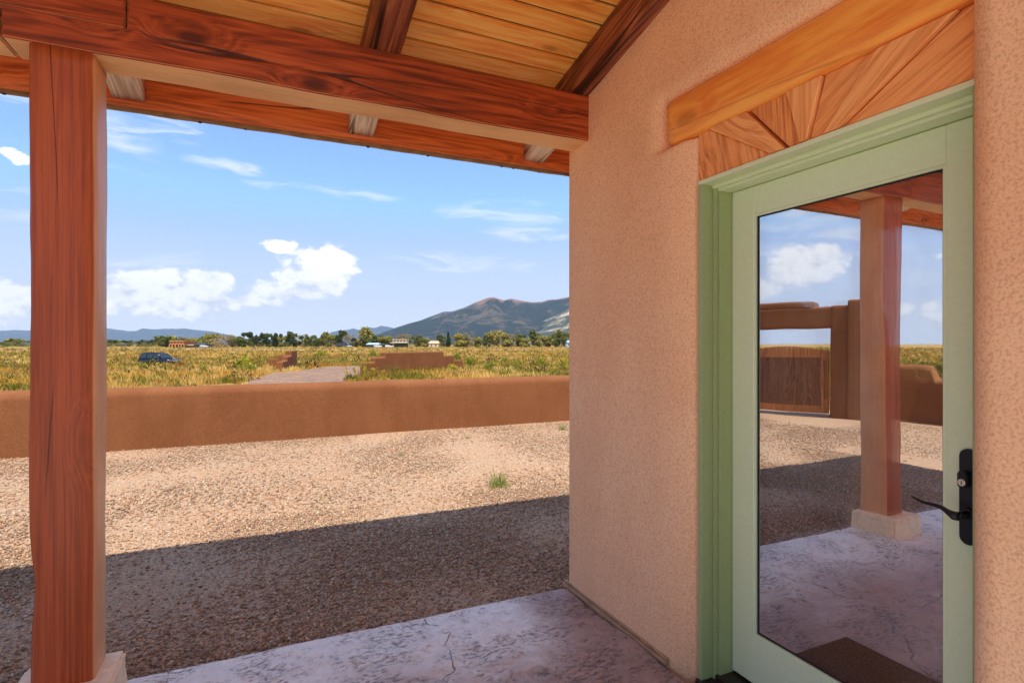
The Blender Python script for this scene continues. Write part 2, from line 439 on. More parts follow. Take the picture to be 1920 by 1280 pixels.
def glass_mat(name, fac, tint, wv=1.0):
    m, t = newmat(name)
    ob = t.n('ShaderNodeTexCoord').outputs['Object']
    wav = t.bump(t.noise(t.scl(ob, 1, 3.2, 1.5), wv, 1, .4), 1.0, .0011)
    g = t.n('ShaderNodeBsdfGlossy', {'Color': (.99, .99, 1.0), 'Roughness': 0.0, 'Normal': wav}).outputs[0]
    tr = t.n('ShaderNodeBsdfTransparent', {'Color': tint}).outputs[0]
    lw = t.n('ShaderNodeFresnel', {'IOR': 1.5}).outputs[0]
    obj = t.n('ShaderNodeTexCoord').outputs['Object']
    # dried dust specks on the pane
    vo = t.n('ShaderNodeTexVoronoi', {'Vector': obj, 'Scale': 34.0, 'Randomness': 1.0}, feature='F1')
    sp = t.m('SUBTRACT', 1.0, t.ss(vo.outputs['Distance'], 0.03, 0.085))
    sp = t.m('MULTIPLY', sp, t.ss(t.sep(vo.outputs['Color'])[0], 0.72, 0.8))
    f = t.m('ADD', fac, t.m('MULTIPLY', lw, 0.8), clamp=True)
    mx = t.n('ShaderNodeMixShader', {0: f, 1: tr, 2: g}).outputs[0]
    du = t.n('ShaderNodeBsdfDiffuse', {'Color': (.7, .66, .6)}).outputs[0]
    haze = t.m('MULTIPLY', t.ss(t.noise(t.scl(obj, 1, 1, .6), 3.2, 6, .7), .42, .75), .10)
    mx2 = t.n('ShaderNodeMixShader', {0: t.m('ADD', t.m('MULTIPLY', sp, .45), haze), 1: mx, 2: du}).outputs[0]
    t.out(mx2)
    return m
M_GLASS1 = glass_mat('outer_reflective_pane', .64, (.95, .93, .90))
M_GLASS2 = glass_mat('inner_reflective_pane', .75, (.8, .8, .78), 1.7)

# patio slab: stamped concrete, weathered pale along the open edge
def slab_mat():
    m, t = newmat('stamped_concrete')
    p = t.n('ShaderNodeNewGeometry').outputs['Position']
    x, y, z = t.sep(p)
    n1 = t.noise(p, 1.6, 6, .62)
    n2 = t.noise(t.scl(p, 1.0, 1.5, 1), 9.0, 8, .68, .5)
    n3 = t.noise(t.vm('ADD', p, (7, 3, 0)), 38.0, 5, .65)
    exposed_or_bounce = t.m('MULTIPLY', t.ss(t.m('ADD', y, t.m('MULTIPLY', n1, .7)), 2.3, 2.85), t.m('SUBTRACT', 1.0, t.ss(t.m('ADD', x, t.m('MULTIPLY', t.m('SUBTRACT', n2, .5), .35)), 1.17, 1.46)))
    exposed_or_bounce = t.m('MAXIMUM', exposed_or_bounce, t.m('MAXIMUM', t.m('SUBTRACT', 1.0, t.ss(y, .4, 1.0)), t.m('MULTIPLY', t.ss(n1, .5, .7), .3)))  # also pales the unseen slab behind the viewer, added to bounce sunlight
    flake = t.ss(t.m('ADD', t.m('MULTIPLY', n2, .6), t.m('MULTIPLY', n3, .4)), .36, .49)
    pale = t.mix(flake, (.56, .44, .36), (.95, .95, .88))
    deep = t.mix(flake, (.15, .075, .055), (.47, .33, .27))
    deep = t.mix(t.m('MULTIPLY', t.ss(n1, .45, .62), .5), deep, (.46, .31, .26))
    c = t.mix(exposed_or_bounce, deep, pale)
    fl = t.m('MULTIPLY', t.ss(t.noise(t.scl(p, 1.0, 2.2, 1), 30.0, 6, .7), .50, .60), t.ss(t.noise(t.vm('ADD', p, (2, 9, 0)), 3.4, 4, .6), .44, .58))
    c = t.mix(t.m('MULTIPLY', fl, .75), c, (.17, .09, .08))
    wv = t.vm('ADD', p, t.vm('MULTIPLY', t.n('ShaderNodeTexNoise', {'Vector': p, 'Scale': 2.5, 'Detail': 6.0}).outputs[1], (.55, .55, 0)))
    vo = t.n('ShaderNodeTexVoronoi', {'Vector': wv, 'Scale': .80, 'Randomness': 1.0}, feature='DISTANCE_TO_EDGE').outputs['Distance']
    crk = t.m('MULTIPLY', t.m('SUBTRACT', 1.0, t.ss(vo, .0008, .0045)), t.ss(t.noise(p, 3.1, 3, .6), .42, .55))
    c = t.mix(t.m('MULTIPLY', crk, .75), c, (.06, .04, .04))
    ledge = t.m('FRACT', t.m('MULTIPLY', t.noise(t.scl(p, .8, 1.5, 1), 2.6, 4, .55), 7.0))
    h = t.m('ADD', t.m('MULTIPLY', t.ss(n2, .35, .65), .6), t.m('MULTIPLY', n3, .45))
    h = t.m('SUBTRACT', h, t.m('MULTIPLY', fl, .35))
    h = t.m('SUBTRACT', h, t.m('MULTIPLY', crk, 1.2))
    nb = t.bump(h, .8, .014)
    t.principled(c, t.lin(flake, 0, 1, .26, .42), nb, spec=.6)
    return m
M_SLAB = slab_mat()

def gravel_mat(name, pal, bumpd=.005, scale=75.0):
    m, t = newmat(name)
    p = t.n('ShaderNodeNewGeometry').outputs['Position']
    vo = t.n('ShaderNodeTexVoronoi', {'Vector': p, 'Scale': scale, 'Randomness': 1.0}, feature='F1')
    vo2 = t.n('ShaderNodeTexVoronoi', {'Vector': p, 'Scale': scale * 2.3, 'Randomness': 1.0}, feature='F1')
    r = t.sep(vo.outputs['Color'])[0]
    rp = t.n('ShaderNodeValToRGB', {'Fac': r}); cr = rp.color_ramp
    cr.elements[0].color = (*pal[0], 1); cr.elements[1].color = (*pal[-1], 1)
    for i, c in enumerate(pal[1:-1]):
        e = cr.elements.new((i + 1) / (len(pal) - 1)); e.color = (*c, 1)
    d = vo.outputs['Distance']
    big = t.noise(p, 1.3, 4, .6)
    c = t.mix(t.m('MULTIPLY', t.ss(big, .42, .60), .35), rp.outputs[0], (.50, .29, .16))
    c = t.mix(t.m('MULTIPLY', t.ss(d, .35, .62), .30), c, (.14, .085, .055))
    h = t.m('ADD', t.m('SUBTRACT', 1.0, d), t.m('MULTIPLY', t.m('SUBTRACT', 1.0, vo2.outputs['Distance']), .4))
    t.principled(c, .85, t.bump(h, .9, bumpd), spec=.25)
    return m
PAL = [(.26, .15, .08), (.47, .31, .19), (.40, .30, .21), (.54, .37, .22), (.44, .29, .16), (.60, .46, .32), (.36, .25, .18)]
M_YARD = gravel_mat('yard_gravel', PAL)
M_DRIVE = gravel_mat('drive_gravel', [(.15, .09, .06), (.27, .175, .12), (.21, .14, .10), (.32, .22, .16)], .03, 9)

def field_mat():
    m, t = newmat('dry_field_soil')
    p = t.n('ShaderNodeNewGeometry').outputs['Position']
    a = t.noise(p, .22, 6, .65)
    b = t.noise(t.vm('ADD', p, (31, 7, 0)), 1.6, 5, .7)
    far = t.noise(t.vm('ADD', p, (9, 80, 0)), .02, 5, .6)
    c = t.mix(t.ss(a, .4, .62), (.30, .17, .045), (.36, .22, .06))
    c = t.mix(t.m('MULTIPLY', t.ss(b, .48, .66), .75), c, (.12, .11, .035))
    c = t.mix(t.m('MULTIPLY', t.ss(far, .45, .65), .5), c, (.20, .19, .05))
    c = t.mix(1.0, c, (1.25, 1.25, 1.25), 'MULTIPLY')
    t.principled(c, .95, t.bump(b, .6, .2), spec=.1)
    return m
M_FIELD = field_mat()

def mountain_mat(name, forest, rock, summit, zs, rocky=.5):
    m, t = newmat(name)
    g = t.n('ShaderNodeNewGeometry')
    p = g.outputs['Position']
    x, y, z = t.sep(p)
    nz = t.sep(g.outputs['Normal'])[2]
    a = t.noise(p, .0016, 8, .68)
    b = t.noise(t.vm('ADD', p, (900, 100, 0)), .009, 7, .72)
    f = t.ss(t.m('ADD', t.m('MULTIPLY', a, .45), t.m('MULTIPLY', b, .55)), .51 - .07 * (rocky - .5), .58)
    c = t.mix(t.m('MULTIPLY', f, rocky), forest, rock)
    fz = t.ss(t.m('ADD', z, t.m('MULTIPLY', t.m('SUBTRACT', a, .5), zs * .5)), zs * .84, zs * .93)
    c = t.mix(fz, c, t.mix(t.ss(b, .4, .6), tuple(k * .75 for k in summit), summit))
    t.principled(c, .95, t.bump(b, 1.0, 60.0), spec=.05)
    return m
M_MTN = mountain_mat('forested_mountain', (.018, .038, .042), (.21, .155, .11), (.26, .15, .10), 400, .55)
M_MTNR = mountain_mat('rocky_foothill', (.055, .08, .06), (.60, .48, .35), (.32, .22, .16), 5000, .95)
M_MTNB = mountain_mat('far_blue_range', (.055, .10, .14), (.09, .13, .16), (.07, .11, .15), 5000, .5)  # blue of the distance haze put into the base colours

# ================================================================== setting
def sstep(x, a, b):
    t_ = min(1, max(0, (x - a) / (b - a))); return t_ * t_ * (3 - 2 * t_)
def ground_z(x, y):
    r = hypot(x, y)
    return -.4 - .75 * sstep(r, 44, 72) + .55 * sstep(r, 120, 380) + .22 * mnoise.noise(Vector((x * .03, y * .03, 0))) * sstep(r, 50, 90)
def ground_z_np(x, y):
    r = np.hypot(x, y)
    def s(a, b):
        q = np.clip((r - a) / (b - a), 0, 1); return q * q * (3 - 2 * q)
    return -.4 - .75 * s(44, 72) + .55 * s(120, 380)

# field ground, polar sheet out past the mountains
rs = [0, 8, 14, 20, 26, 32, 38, 44, 50, 56, 62, 68, 74, 82, 92, 105, 120, 140, 165, 200, 240, 290, 340, 400, 500, 700, 1000, 1600, 3000, 6000, 12000, 24000]
NA = 120
v_ = [(0, 0, -.4)]; f_ = []
for r in rs[1:]:
    for i in range(NA):
        a = 2 * pi * i / NA
        v_.append((r * sin(a), r * cos(a), ground_z(r * sin(a), r * cos(a))))
for i in range(NA): f_.append((0, 1 + (i + 1) % NA, 1 + i))
for k in range(len(rs) - 2):
    for i in range(NA):
        a, b = 1 + k * NA + i, 1 + k * NA + (i + 1) % NA
        f_.append((a, b, b + NA, a + NA))
me = bpy.data.meshes.new('field_ground'); me.from_pydata(v_, [], f_); me.update()
bm = bmesh.new(); bm.from_mesh(me); bmesh.ops.recalc_face_normals(bm, faces=bm.faces)
if sum(f.normal.z for f in bm.faces) < 0: bmesh.ops.reverse_faces(bm, faces=bm.faces)
bm.to_mesh(me); bm.free()
for p in me.polygons: p.use_smooth = True
tag(link('field_ground', me, M_FIELD), kind='structure')

GZ = -.08
# yard gravel base inside the low walls
YARD = [(-8.0, -9.0), (7.9, -9.0), (7.9, 9.45), (-6.4, 9.45), (-7.2, 7.2), (-8.0, 6.8)]
def yz(x, y): return GZ + .012 * mnoise.noise(Vector((x * .9, y * .9, 2)))
bm = bmesh.new()
nx, ny = 90, 100
g = [[bm.verts.new((-8.05 + 16 * i / nx, -9 + 18.5 * j / ny, yz(-8.05 + 16 * i / nx, -9 + 18.5 * j / ny))) for j in range(ny + 1)] for i in range(nx + 1)]
for i in range(nx):
    for j in range(ny):
        bm.faces.new((g[i][j], g[i + 1][j], g[i + 1][j + 1], g[i][j + 1]))
tag(from_bm('gravel_yard', bm, M_YARD, smooth=True), kind='structure')

def stones(n, x0, x1, y0, y1, s0, s1, seed, keep=None):
    r = np.random.default_rng(seed)
    P = np.stack([r.uniform(x0, x1, n), r.uniform(y0, y1, n)], 1)
    if keep is not None: P = P[keep(P)]
    n = len(P)
    base = np.array([(1, 0, 0), (-1, 0, 0), (0, 1, 0), (0, -1, 0), (0, 0, 1), (0, 0, -1)], float)
    fc = np.array([(0, 2, 4), (2, 1, 4), (1, 3, 4), (3, 0, 4), (2, 0, 5), (1, 2, 5), (3, 1, 5), (0, 3, 5)])
    V = base[None] * r.uniform(.6, 1.15, (n, 6, 1)) + r.normal(0, .22, (n, 6, 3))
    s = s0 + (s1 - s0) * r.random(n) ** 2.2
    V *= s[:, None, None] * np.array([1, 1, .62])
    th = r.uniform(0, 2 * pi, n); ti = r.normal(0, .35, n)
    c, sn = np.cos(ti)[:, None], np.sin(ti)[:, None]
    y_, z_ = V[..., 1] * c - V[..., 2] * sn, V[..., 1] * sn + V[..., 2] * c
    V[..., 1], V[..., 2] = y_, z_
    c, sn = np.cos(th)[:, None], np.sin(th)[:, None]
    x_, y_ = V[..., 0] * c - V[..., 1] * sn, V[..., 0] * sn + V[..., 1] * c
    V[..., 0] = x_ + P[:, 0:1]; V[..., 1] = y_ + P[:, 1:2]
    V[..., 2] += GZ + (s * r.uniform(-.1, .6, n))[:, None]
    F = fc[None] + (np.arange(n) * 6)[:, None, None]
    pal = np.array([(.62, .45, .35), (.52, .44, .41), (.70, .58, .48), (.36, .22, .15), (.58, .36, .25), (.46, .36, .34), (.80, .74, .67), (.50, .30, .20), (.66, .47, .38), (.30, .23, .21)])
    ci = r.choice(len(pal), n, p=[.2, .14, .12, .08, .12, .1, .06, .05, .09, .04])
    C = pal[ci] * r.uniform(.62, 1.25, (n, 1)) * np.array([.74, .655, .50])
    return V.reshape(-1, 3), F.reshape(-1, 3), np.repeat(C, 8, 0)
def emit(name, parts, mat, **kw):
    vs_, fs_, cs_, o = [], [], [], 0
    for v, f, c in parts:
        vs_.append(v); fs_.append(f + o); cs_.append(c); o += len(v)
    me = mesh_np(name, np.concatenate(vs_), np.concatenate(fs_), np.concatenate(cs_))
    return link(name, me, mat)
off_slab = lambda P: (P[:, 1] > 2.83) | (P[:, 0] < -5.25)
tag(emit('loose_gravel', [stones(98000, -3.6, 3.0, 2.83, 5.2, .0045, .015, 1), stones(74000, -5.5, 6.5, 5.2, 9.3, .007, .018, 2),
     stones(9000, -7.4, -4.2, 2.83, 6.5, .007, .015, 3), stones(500, -5, 6, 2.9, 9.2, .014, .026, 8), stones(2500, -2.5, 2.5, 2.83, 3.05, .007, .016, 9)], M_PEB), kind='stuff')

# patio slab with a softly worn edge
bm = bmesh.new()
def steps_(*seg):
    o = []
    for a, b, st in seg:
        n = max(1, round((b - a) / st)); o += [a + (b - a) * k / n for k in range(n)]
    return o + [seg[-1][1]]
xs_ = steps_((-4.4, -.9, .10), (-.9, 1.62, .0125))
ys_ = steps_((-4.0, 1.1, .10), (1.1, 1.9, .025), (1.9, 2.812, .0125))
NXs, NYs = len(xs_) - 1, len(ys_) - 1
def sz(x, y):
    wx = x + .10 * mnoise.noise(Vector((x * 2.5, y * 2.5, 3))); wy = y + .10 * mnoise.noise(Vector((x * 2.5, y * 2.5, 13)))
    n = mnoise.noise(Vector((wx * 1.5 + wy * .7, wy * 2.6, 5))) * 3.2
    f = n - math.floor(n)
    ter = (math.floor(n) + sstep(f, .86, 1.0)) * .0085 + f * .002         # split-stone ledges
    rough_ = .0045 * mnoise.noise(Vector((wx * 9, wy * 16, 1))) + .0034 * mnoise.noise(Vector((wx * 24, wy * 34, 7)))
    edge = 1 - sstep(y, 2.72, 2.80)
    return (ter * .8 + rough_) * (.35 + .65 * edge) - .012 * sstep(y, 2.79, 2.812)
top = [[bm.verts.new((x, y + (.006 * mnoise.noise(Vector((x * 3, 0, 0))) if j == NYs else 0), sz(x, y))) for j, y in enumerate(ys_)] for x in xs_]
for i in range(NXs):
    for j in range(NYs):
        bm.faces.new((top[i][j], top[i + 1][j], top[i + 1][j + 1], top[i][j + 1]))
low = [bm.verts.new((x, ys_[-1] + .004, -.16)) for x in xs_]
for i in range(NXs): bm.faces.new((top[i][NYs], top[i + 1][NYs], low[i + 1], low[i]))
lowl = [bm.verts.new((xs_[0], y, -.16)) for y in ys_]
for j in range(NYs): bm.faces.new((top[0][j + 1], top[0][j], lowl[j], lowl[j + 1]))
bmesh.ops.recalc_face_normals(bm, faces=bm.faces)
if sum(f.normal.z for f in bm.faces) < 0: bmesh.ops.reverse_faces(bm, faces=bm.faces)
tag(from_bm('patio_slab', bm, M_SLAB, smooth=True), kind='structure')

def gpt(px, py, z=-.4):
    Y = FPX * (EYE - z) / (py - 645)
    x, y = at(px, Y); return (x, y)
# gravel drive passing between the stepped walls
drv = [gpt(470, 713), gpt(510, 700), gpt(560, 696.5), gpt(592, 690.5), gpt(610, 687.3), gpt(690, 684.5), gpt(900, 684.0), gpt(905, 687.0), gpt(720, 690), gpt(692, 700), gpt(684, 706.5), gpt(650, 712), gpt(640, 735), gpt(600, 790), gpt(380, 790)]
bm = bmesh.new()
vv = [bm.verts.new((x, y, ground_z(x, y) + .02)) for x, y in drv]
f = bm.faces.new(vv); bmesh.ops.triangulate(bm, faces=[f]); bmesh.ops.subdivide_edges(bm, edges=bm.edges, cuts=4, use_grid_fill=True)
for v in bm.verts: v.co.z = ground_z(v.co.x, v.co.y) + .025
bm.normal_update()
if sum(f.normal.z for f in bm.faces) < 0: bmesh.ops.reverse_faces(bm, faces=bm.faces)
tag(from_bm('gravel_drive', bm, M_DRIVE), kind='structure')
# pale country road crossing the plain
bm = bmesh.new(); prev = None
for i in range(60):
    px = -700 + i * 45
    a = at(px, 205); b = at(px, 213)
    va = bm.verts.new((*a, ground_z(*a) + .25)); vb = bm.verts.new((*b, ground_z(*b) + .25))
    if prev: bm.faces.new((prev[0], va, vb, prev[1]))
    prev = (va, vb)
tag(from_bm('dirt_road', bm, flat('pale_road_dirt', (.52, .40, .20), .9, scale=.3)), kind='structure')

# ------------------------------------------------------------------ mountains
def interp(pts, x):
    if x <= pts[0][0]: return pts[0][1]
    for (x0, y0), (x1, y1) in zip(pts, pts[1:]):
        if x <= x1:
            return y0 + (y1 - y0) * (x - x0) / (x1 - x0)
    return pts[-1][1]
def mountain(name, prof, R, depth, mat, seed, px0, px1, nu, nr, rough, base=645.5):
    """prof: silhouette (px, py); crest at distance R, falling towards the viewer over depth and behind it"""
    bm = bmesh.new(); G = []
    for i in range(nu + 1):
        px = px0 + (px1 - px0) * i / nu
        X = (px - 960) / FPX
        py = interp(prof, px)
        H = max(0, (base - py)) / FPX * R
        row = []
        for j in range(nr + 1):
            s_ = j / nr * 1.5           # 0 front foot, 1 crest, 1.5 behind
            Yd = R - depth * (1 - s_)
            x, y = X * Yd * FY + Yd * FX, -X * Yd * FX + Yd * FY
            q = Vector((x * .0011, y * .0011, seed))
            rd = 1 - abs(mnoise.noise(q * 1.3)) * 2
            rd2 = 1 - abs(mnoise.noise(q * 3.7)) * 2
            rd3 = mnoise.noise(q * 11.0)
            shp = (sstep(s_, -.25, 1.0) ** 1.25 if s_ <= 1 else 1 - (s_ - 1) * 1.2)
            if s_ <= 0: shp = 0
            env = min(1, (1 - abs(s_ - .5) * 1.9)) if s_ < 1 else 0
            env = max(0, env)
            z = H * shp * (Yd / R)
            z += H * env * rough * (rd * .5 + rd2 * .26 + rd3 * .12 - .15)
            lim = H * (Yd / R) * .985
            if s_ < 1: z = min(z, lim)
            if abs(s_ - 1) < .02: z = H + R / FPX * .9 * mnoise.noise(q * 9)
            row.append(bm.verts.new((x, y, EYE - 2.0 + z - (30 if j in (0, nr) else 0))))
        G.append(row)
    for i in range(nu):
        for j in range(nr):
            bm.faces.new((G[i][j], G[i][j + 1], G[i + 1][j + 1], G[i + 1][j]))
    bm.normal_update()
    if sum(f.normal.z for f in bm.faces) < 0: bmesh.ops.reverse_faces(bm, faces=bm.faces)
    return tag(from_bm(name, bm, mat, smooth=True), kind='structure')
mountain('mountain', [(560, 648), (640, 647), (690, 634), (715, 624.5), (735, 617), (762, 608), (790, 600), (812, 592), (830, 585), (850, 583.5), (870, 577), (888, 568), (905, 562), (915, 558.5), (925, 557.5), (935, 560), (945, 562.5), (958, 560), (972, 563), (1000, 567), (1015, 566), (1030, 562), (1045, 561), (1066, 556.5), (1110, 552), (1200, 556), (1350, 575), (1500, 600), (1700, 640)],
         5200, 2600, M_MTN, 3.0, 560, 1700, 320, 60, .55)
mountain('mountain_foothill', [(930, 648), (945, 640), (960, 629), (975, 620), (985, 614), (1000, 607), (1012, 605), (1025, 597), (1040, 591), (1055, 584), (1066, 579), (1120, 572), (1250, 590), (1400, 640)],
         3600, 1100, M_MTNR, 9.0, 925, 1400, 200, 40, .5)
mountain('mountain_range', [(560, 646), (590, 641), (607, 632), (623, 622), (634, 620), (648, 619), (662, 616), (672, 618.5), (682, 617), (693, 613.6), (702, 615), (715, 611), (728, 613.5), (740, 616), (800, 620), (900, 640)],
         7800, 1500, M_MTNB, 14.0, 560, 900, 130, 24, .35)
mountain('mountain_range', [(-500, 632), (-300, 622), (-150, 618), (-60, 624), (0, 621), (20, 619), (50, 619.5), (90, 616), (140, 613), (180, 615), (205, 616), (225, 619), (240, 621), (255, 620.5), (268, 615), (276, 616.5), (290, 617.5), (310, 616.3), (330, 616.8), (345, 616), (365, 618.5), (395, 621), (410, 624.5), (425, 627), (450, 633), (480, 641), (500, 646)],
         8600, 2200, M_MTNB, 21.0, -500, 500, 240, 24, .4)

# ------------------------------------------------------------------ low yard wall
def wall_run(name, path, thick, zb, ztop, mat, parent=None, rad=.11, wav=.012, seed=0, closed_ends=True, step=.12):
    """rounded-top adobe wall following a list of points (x, y, top z)"""
    pts = []
    for (p, q) in zip(path, path[1:]):
        n = max(1, int(hypot(q[0] - p[0], q[1] - p[1]) / step))
        for i in range(n): pts.append([p[k] + (q[k] - p[k]) * i / n for k in range(len(p))])
    pts.append(list(path[-1]))
    prof = [(-thick / 2, 0, 0)]
    for k in range(1, 4): prof.append((-thick / 2, k / 4, 0))
    for k in range(7):
        a = pi - k * (pi / 2) / 6
        prof.append((-thick / 2 + rad + rad * cos(a), 1, rad * (sin(a) - 1)))
    for k in range(7):
        a = pi / 2 - k * (pi / 2) / 6
        prof.append((thick / 2 - rad + rad * cos(a), 1, rad * (sin(a) - 1)))
    for k in range(3, 0, -1): prof.append((thick / 2, k / 4, 0))
    prof.append((thick / 2, 0, 0))
    bm = bmesh.new(); R_ = []
    for i, p in enumerate(pts):
        a = pts[max(0, i - 1)]; b = pts[min(len(pts) - 1, i + 1)]
        d = Vector((b[0] - a[0], b[1] - a[1])).normalized(); nrm = Vector((d.y, -d.x))
        zt = p[2] if len(p) > 2 else ztop
        row = []
        for (o_, fr, dz) in prof:
            z = zb + (zt - zb - (0 if fr == 1 else rad)) * fr + (dz if fr == 1 else 0)
            w = wav * mnoise.noise(Vector((p[0] * .9, p[1] * .9, z * 1.5 + seed)))
            w2 = wav * .8 * mnoise.noise(Vector((p[0] * .6 + 9, p[1] * .6, seed)))
            row.append(bm.verts.new((p[0] + nrm.x * (o_ + w), p[1] + nrm.y * (o_ + w), z + (w2 if fr == 1 else 0))))
        R_.append(row)
    for i in range(len(pts) - 1):
        for j in range(len(prof) - 1):
            bm.faces.new((R_[i][j], R_[i + 1][j], R_[i + 1][j + 1], R_[i][j + 1]))
    bm.faces.new(R_[0][::-1]); bm.faces.new(R_[-1])
    bmesh.ops.recalc_face_normals(bm, faces=bm.faces)
    return from_bm(name, bm, mat, parent, smooth=True)

yw = wall_run('yard_wall', [(8.0, -4.0), (8.0, 8.2), (7.8, 9.0), (7.0, 9.46), (2.0, 9.47), (-2.0, 9.45), (-5.2, 9.42), (-6.1, 9.25)], .30, -.5, .80, M_WALL, rad=.13)
tag(yw, 'long low brown adobe wall with rounded top closing off the gravel yard', 'wall')
# gateway seen in the door glass
g0 = Vector((-6.05, 9.1)); g1 = Vector((-7.35, 6.75))
gd = (g1 - g0).normalized(); gn = Vector((-gd.y, gd.x))
if gn.x < 0: gn = -gn
gw = empty('adobe_gateway', (g0.x, g0.y, -.1), atan2(gd.y, gd.x))
tag(gw, 'tall brown adobe gateway with stepped top and square opening at the yard corner', 'gateway')
def rbox(name, x0, x1, y0, y1, z0, z1, mat, parent, rad=.05, sub=3, amp=.008, seed=0):
    bm = bmesh.new()
    bm_box(bm, x0, x1, y0, y1, z0, z1, rad, sub)
    for v in bm.verts:
        v.co += mnoise.noise_vector(v.co * 1.3 + Vector((seed, 0, 0))) * amp
    return from_bm(name, bm, mat, parent, smooth=False)
# local x runs from the far pier to the near pier
rbox('far_pier', -.30, .18, -.25, .25, 0, 2.30, M_WALL, gw)
rbox('near_pier', 1.78, 2.13, -.26, .26, 0, 2.30, M_WALL, gw, seed=3)
rbox('tall_buttress', 2.10, 2.62, -.32, .32, 0, 2.40, M_WALL, gw, seed=6)
rbox('header', .12, 1.84, -.24, .24, 1.84, 2.28, M_WALL, gw, seed=9)
rbox('stepped_top', .32, 1.52, -.235, .235, 2.24, 2.40, M_WALL, gw, seed=12)
gt = empty('yard_gate', (g0.x + gd.x * .98, g0.y + gd.y * .98, -.06), atan2(gd.y, gd.x))
tag(gt, 'arched orange wooden gate with dark plank panel hung in the adobe gateway', 'gate')
M_GATEF = wood('orange_gate_wood', (.34, .11, .03), (.55, .21, .06), (.66, .28, .09), 2, .5, .3)
M_GATEP = wood('brown_gate_plank', (.12, .045, .02), (.22, .09, .04), (.32, .15, .07), 2, .55, .4)
box('stile', -.76, -.62, -.03, .03, .05, 1.36, M_GATEF, gt, .006)
box('stile', .62, .76, -.03, .03, .05, 1.36, M_GATEF, gt, .006)
box('rail', -.62, .62, -.028, .028, .05, .20, M_GATEF, gt, .006)
bm = bmesh.new(); pv = []
for k in range(13):
    x = -.62 + 1.24 * k / 12; h = 1.36 + .07 * (1 - (x / .62) ** 2)
    pv.append((x, h))
ring = [(x, 1.22) for x, _ in (pv[0], pv[-1])]
fr = [bm.verts.new((x, -.028, h)) for x, h in pv] + [bm.verts.new((.62, -.028, 1.2)), bm.verts.new((-.62, -.028, 1.2))]
fc_ = bm.faces.new(fr); r = bmesh.ops.extrude_face_region(bm, geom=[fc_])
bmesh.ops.translate(bm, vec=(0, .056, 0), verts=[v for v in r['geom'] if isinstance(v, bmesh.types.BMVert)])
bmesh.ops.recalc_face_normals(bm, faces=bm.faces)
from_bm('arched_rail', bm, M_GATEF, gt)
for k in range(8):
    x = -.62 + .155 * k
    box('plank', x + .003, x + .152, -.014, .014, .20, 1.21, M_GATEP, gt, .003)
bm = bmesh.new()
for s_ in (-1, 1):
    pass
bm_cyl(bm, (.69, .07, .35), (.69, .07, 1.15), .012, .012, 8); bm_cyl(bm, (.69, .03, .4), (.69, .07, .4), .01, .01, 6); bm_cyl(bm, (.69, .03, 1.1), (.69, .07, 1.1), .01, .01, 6)
from_bm('pull_bar', bm, M_RUST, gt, smooth=True)

wl = wall_run('yard_wall', [(-7.62, 6.7, 1.02), (-7.80, 6.35, 1.02), (-7.86, 6.2, 1.0), (-7.87, 6.1, .76), (-7.95, 5.0, .74), (-8.0, 2.0, .74), (-8.0, -6.0, .74)], .30, -.5, .74, M_WALL, rad=.10, seed=4)
tag(wl, 'low brown adobe wall stepping down beside the tall adobe gateway', 'wall')

# ------------------------------------------------------------------ stepped entry walls by the drive
def stepped_wall(name, p0, p1, th, steps, label, parent=None):
    """steps: (from fraction, to fraction, top z) along p0->p1; one solid with rounded shoulders"""
    p0, p1 = Vector(p0), Vector(p1)
    L = (p1 - p0).length; a = atan2(p1.y - p0.y, p1.x - p0.x)
    bm = bmesh.new()
    out = [(0, -.9)]
    for (f0, f1, zt) in steps: out += [(f0 * L, zt), (f1 * L, zt)]
    out.append((L, -.9))
    cl = []
    for q in out:
        if not cl or (abs(cl[-1][0] - q[0]) > 1e-4 or abs(cl[-1][1] - q[1]) > 1e-4): cl.append(q)
    vs1 = [bm.verts.new((x, -th / 2, z)) for x, z in cl]
    fc = bm.faces.new(vs1)
    r = bmesh.ops.extrude_face_region(bm, geom=[fc])
    bmesh.ops.translate(bm, vec=(0, th, 0), verts=[v for v in r['geom'] if isinstance(v, bmesh.types.BMVert)])
    bmesh.ops.recalc_face_normals(bm, faces=bm.faces)
    bmesh.ops.bevel(bm, geom=list(bm.edges), offset=.07, segments=3, affect='EDGES', profile=.5)
    for v in bm.verts: v.co += mnoise.noise_vector(v.co * .9 + Vector((p0.x, 0, 0))) * .02
    return from_bm(name, bm, M_WALL, parent, loc=(p0.x, p0.y, 0), rot=(0, 0, a))
a0 = Vector(at(679, 32.0)); a1 = Vector(at(864, 40.0))
r_wall = stepped_wall('stepped_entry_wall', a0, a1, .42, [(0, .085, .34), (.085, .175, .63), (.175, .77, .92), (.77, .885, .62), (.885, 1, .26)], '')
tag(r_wall, 'long brown adobe wall with stepped ends standing beside the gravel drive', 'wall')
b0 = Vector(at(524, 36.0)); b1 = Vector(at(552, 43.4)); b2 = Vector(at(503, 42.6))
lw_ = empty('stepped_entry_wall', (b1.x, b1.y, -.4))
w1 = stepped_wall('near_wing', b0, b1, .42, [(0, .30, .28), (.30, .60, .56), (.60, 1, .92)], '')
w2 = stepped_wall('side_wing', b2, b1, .42, [(0, .36, .28), (.36, .66, .58), (.66, 1, .90)], '')
for w in (w1, w2):
    w.parent = lw_; w.location = (w.location.x - b1.x, w.location.y - b1.y, .4)
tag(lw_, 'shorter two-winged brown adobe wall stepping down across the drive from the long stepped wall', 'wall')

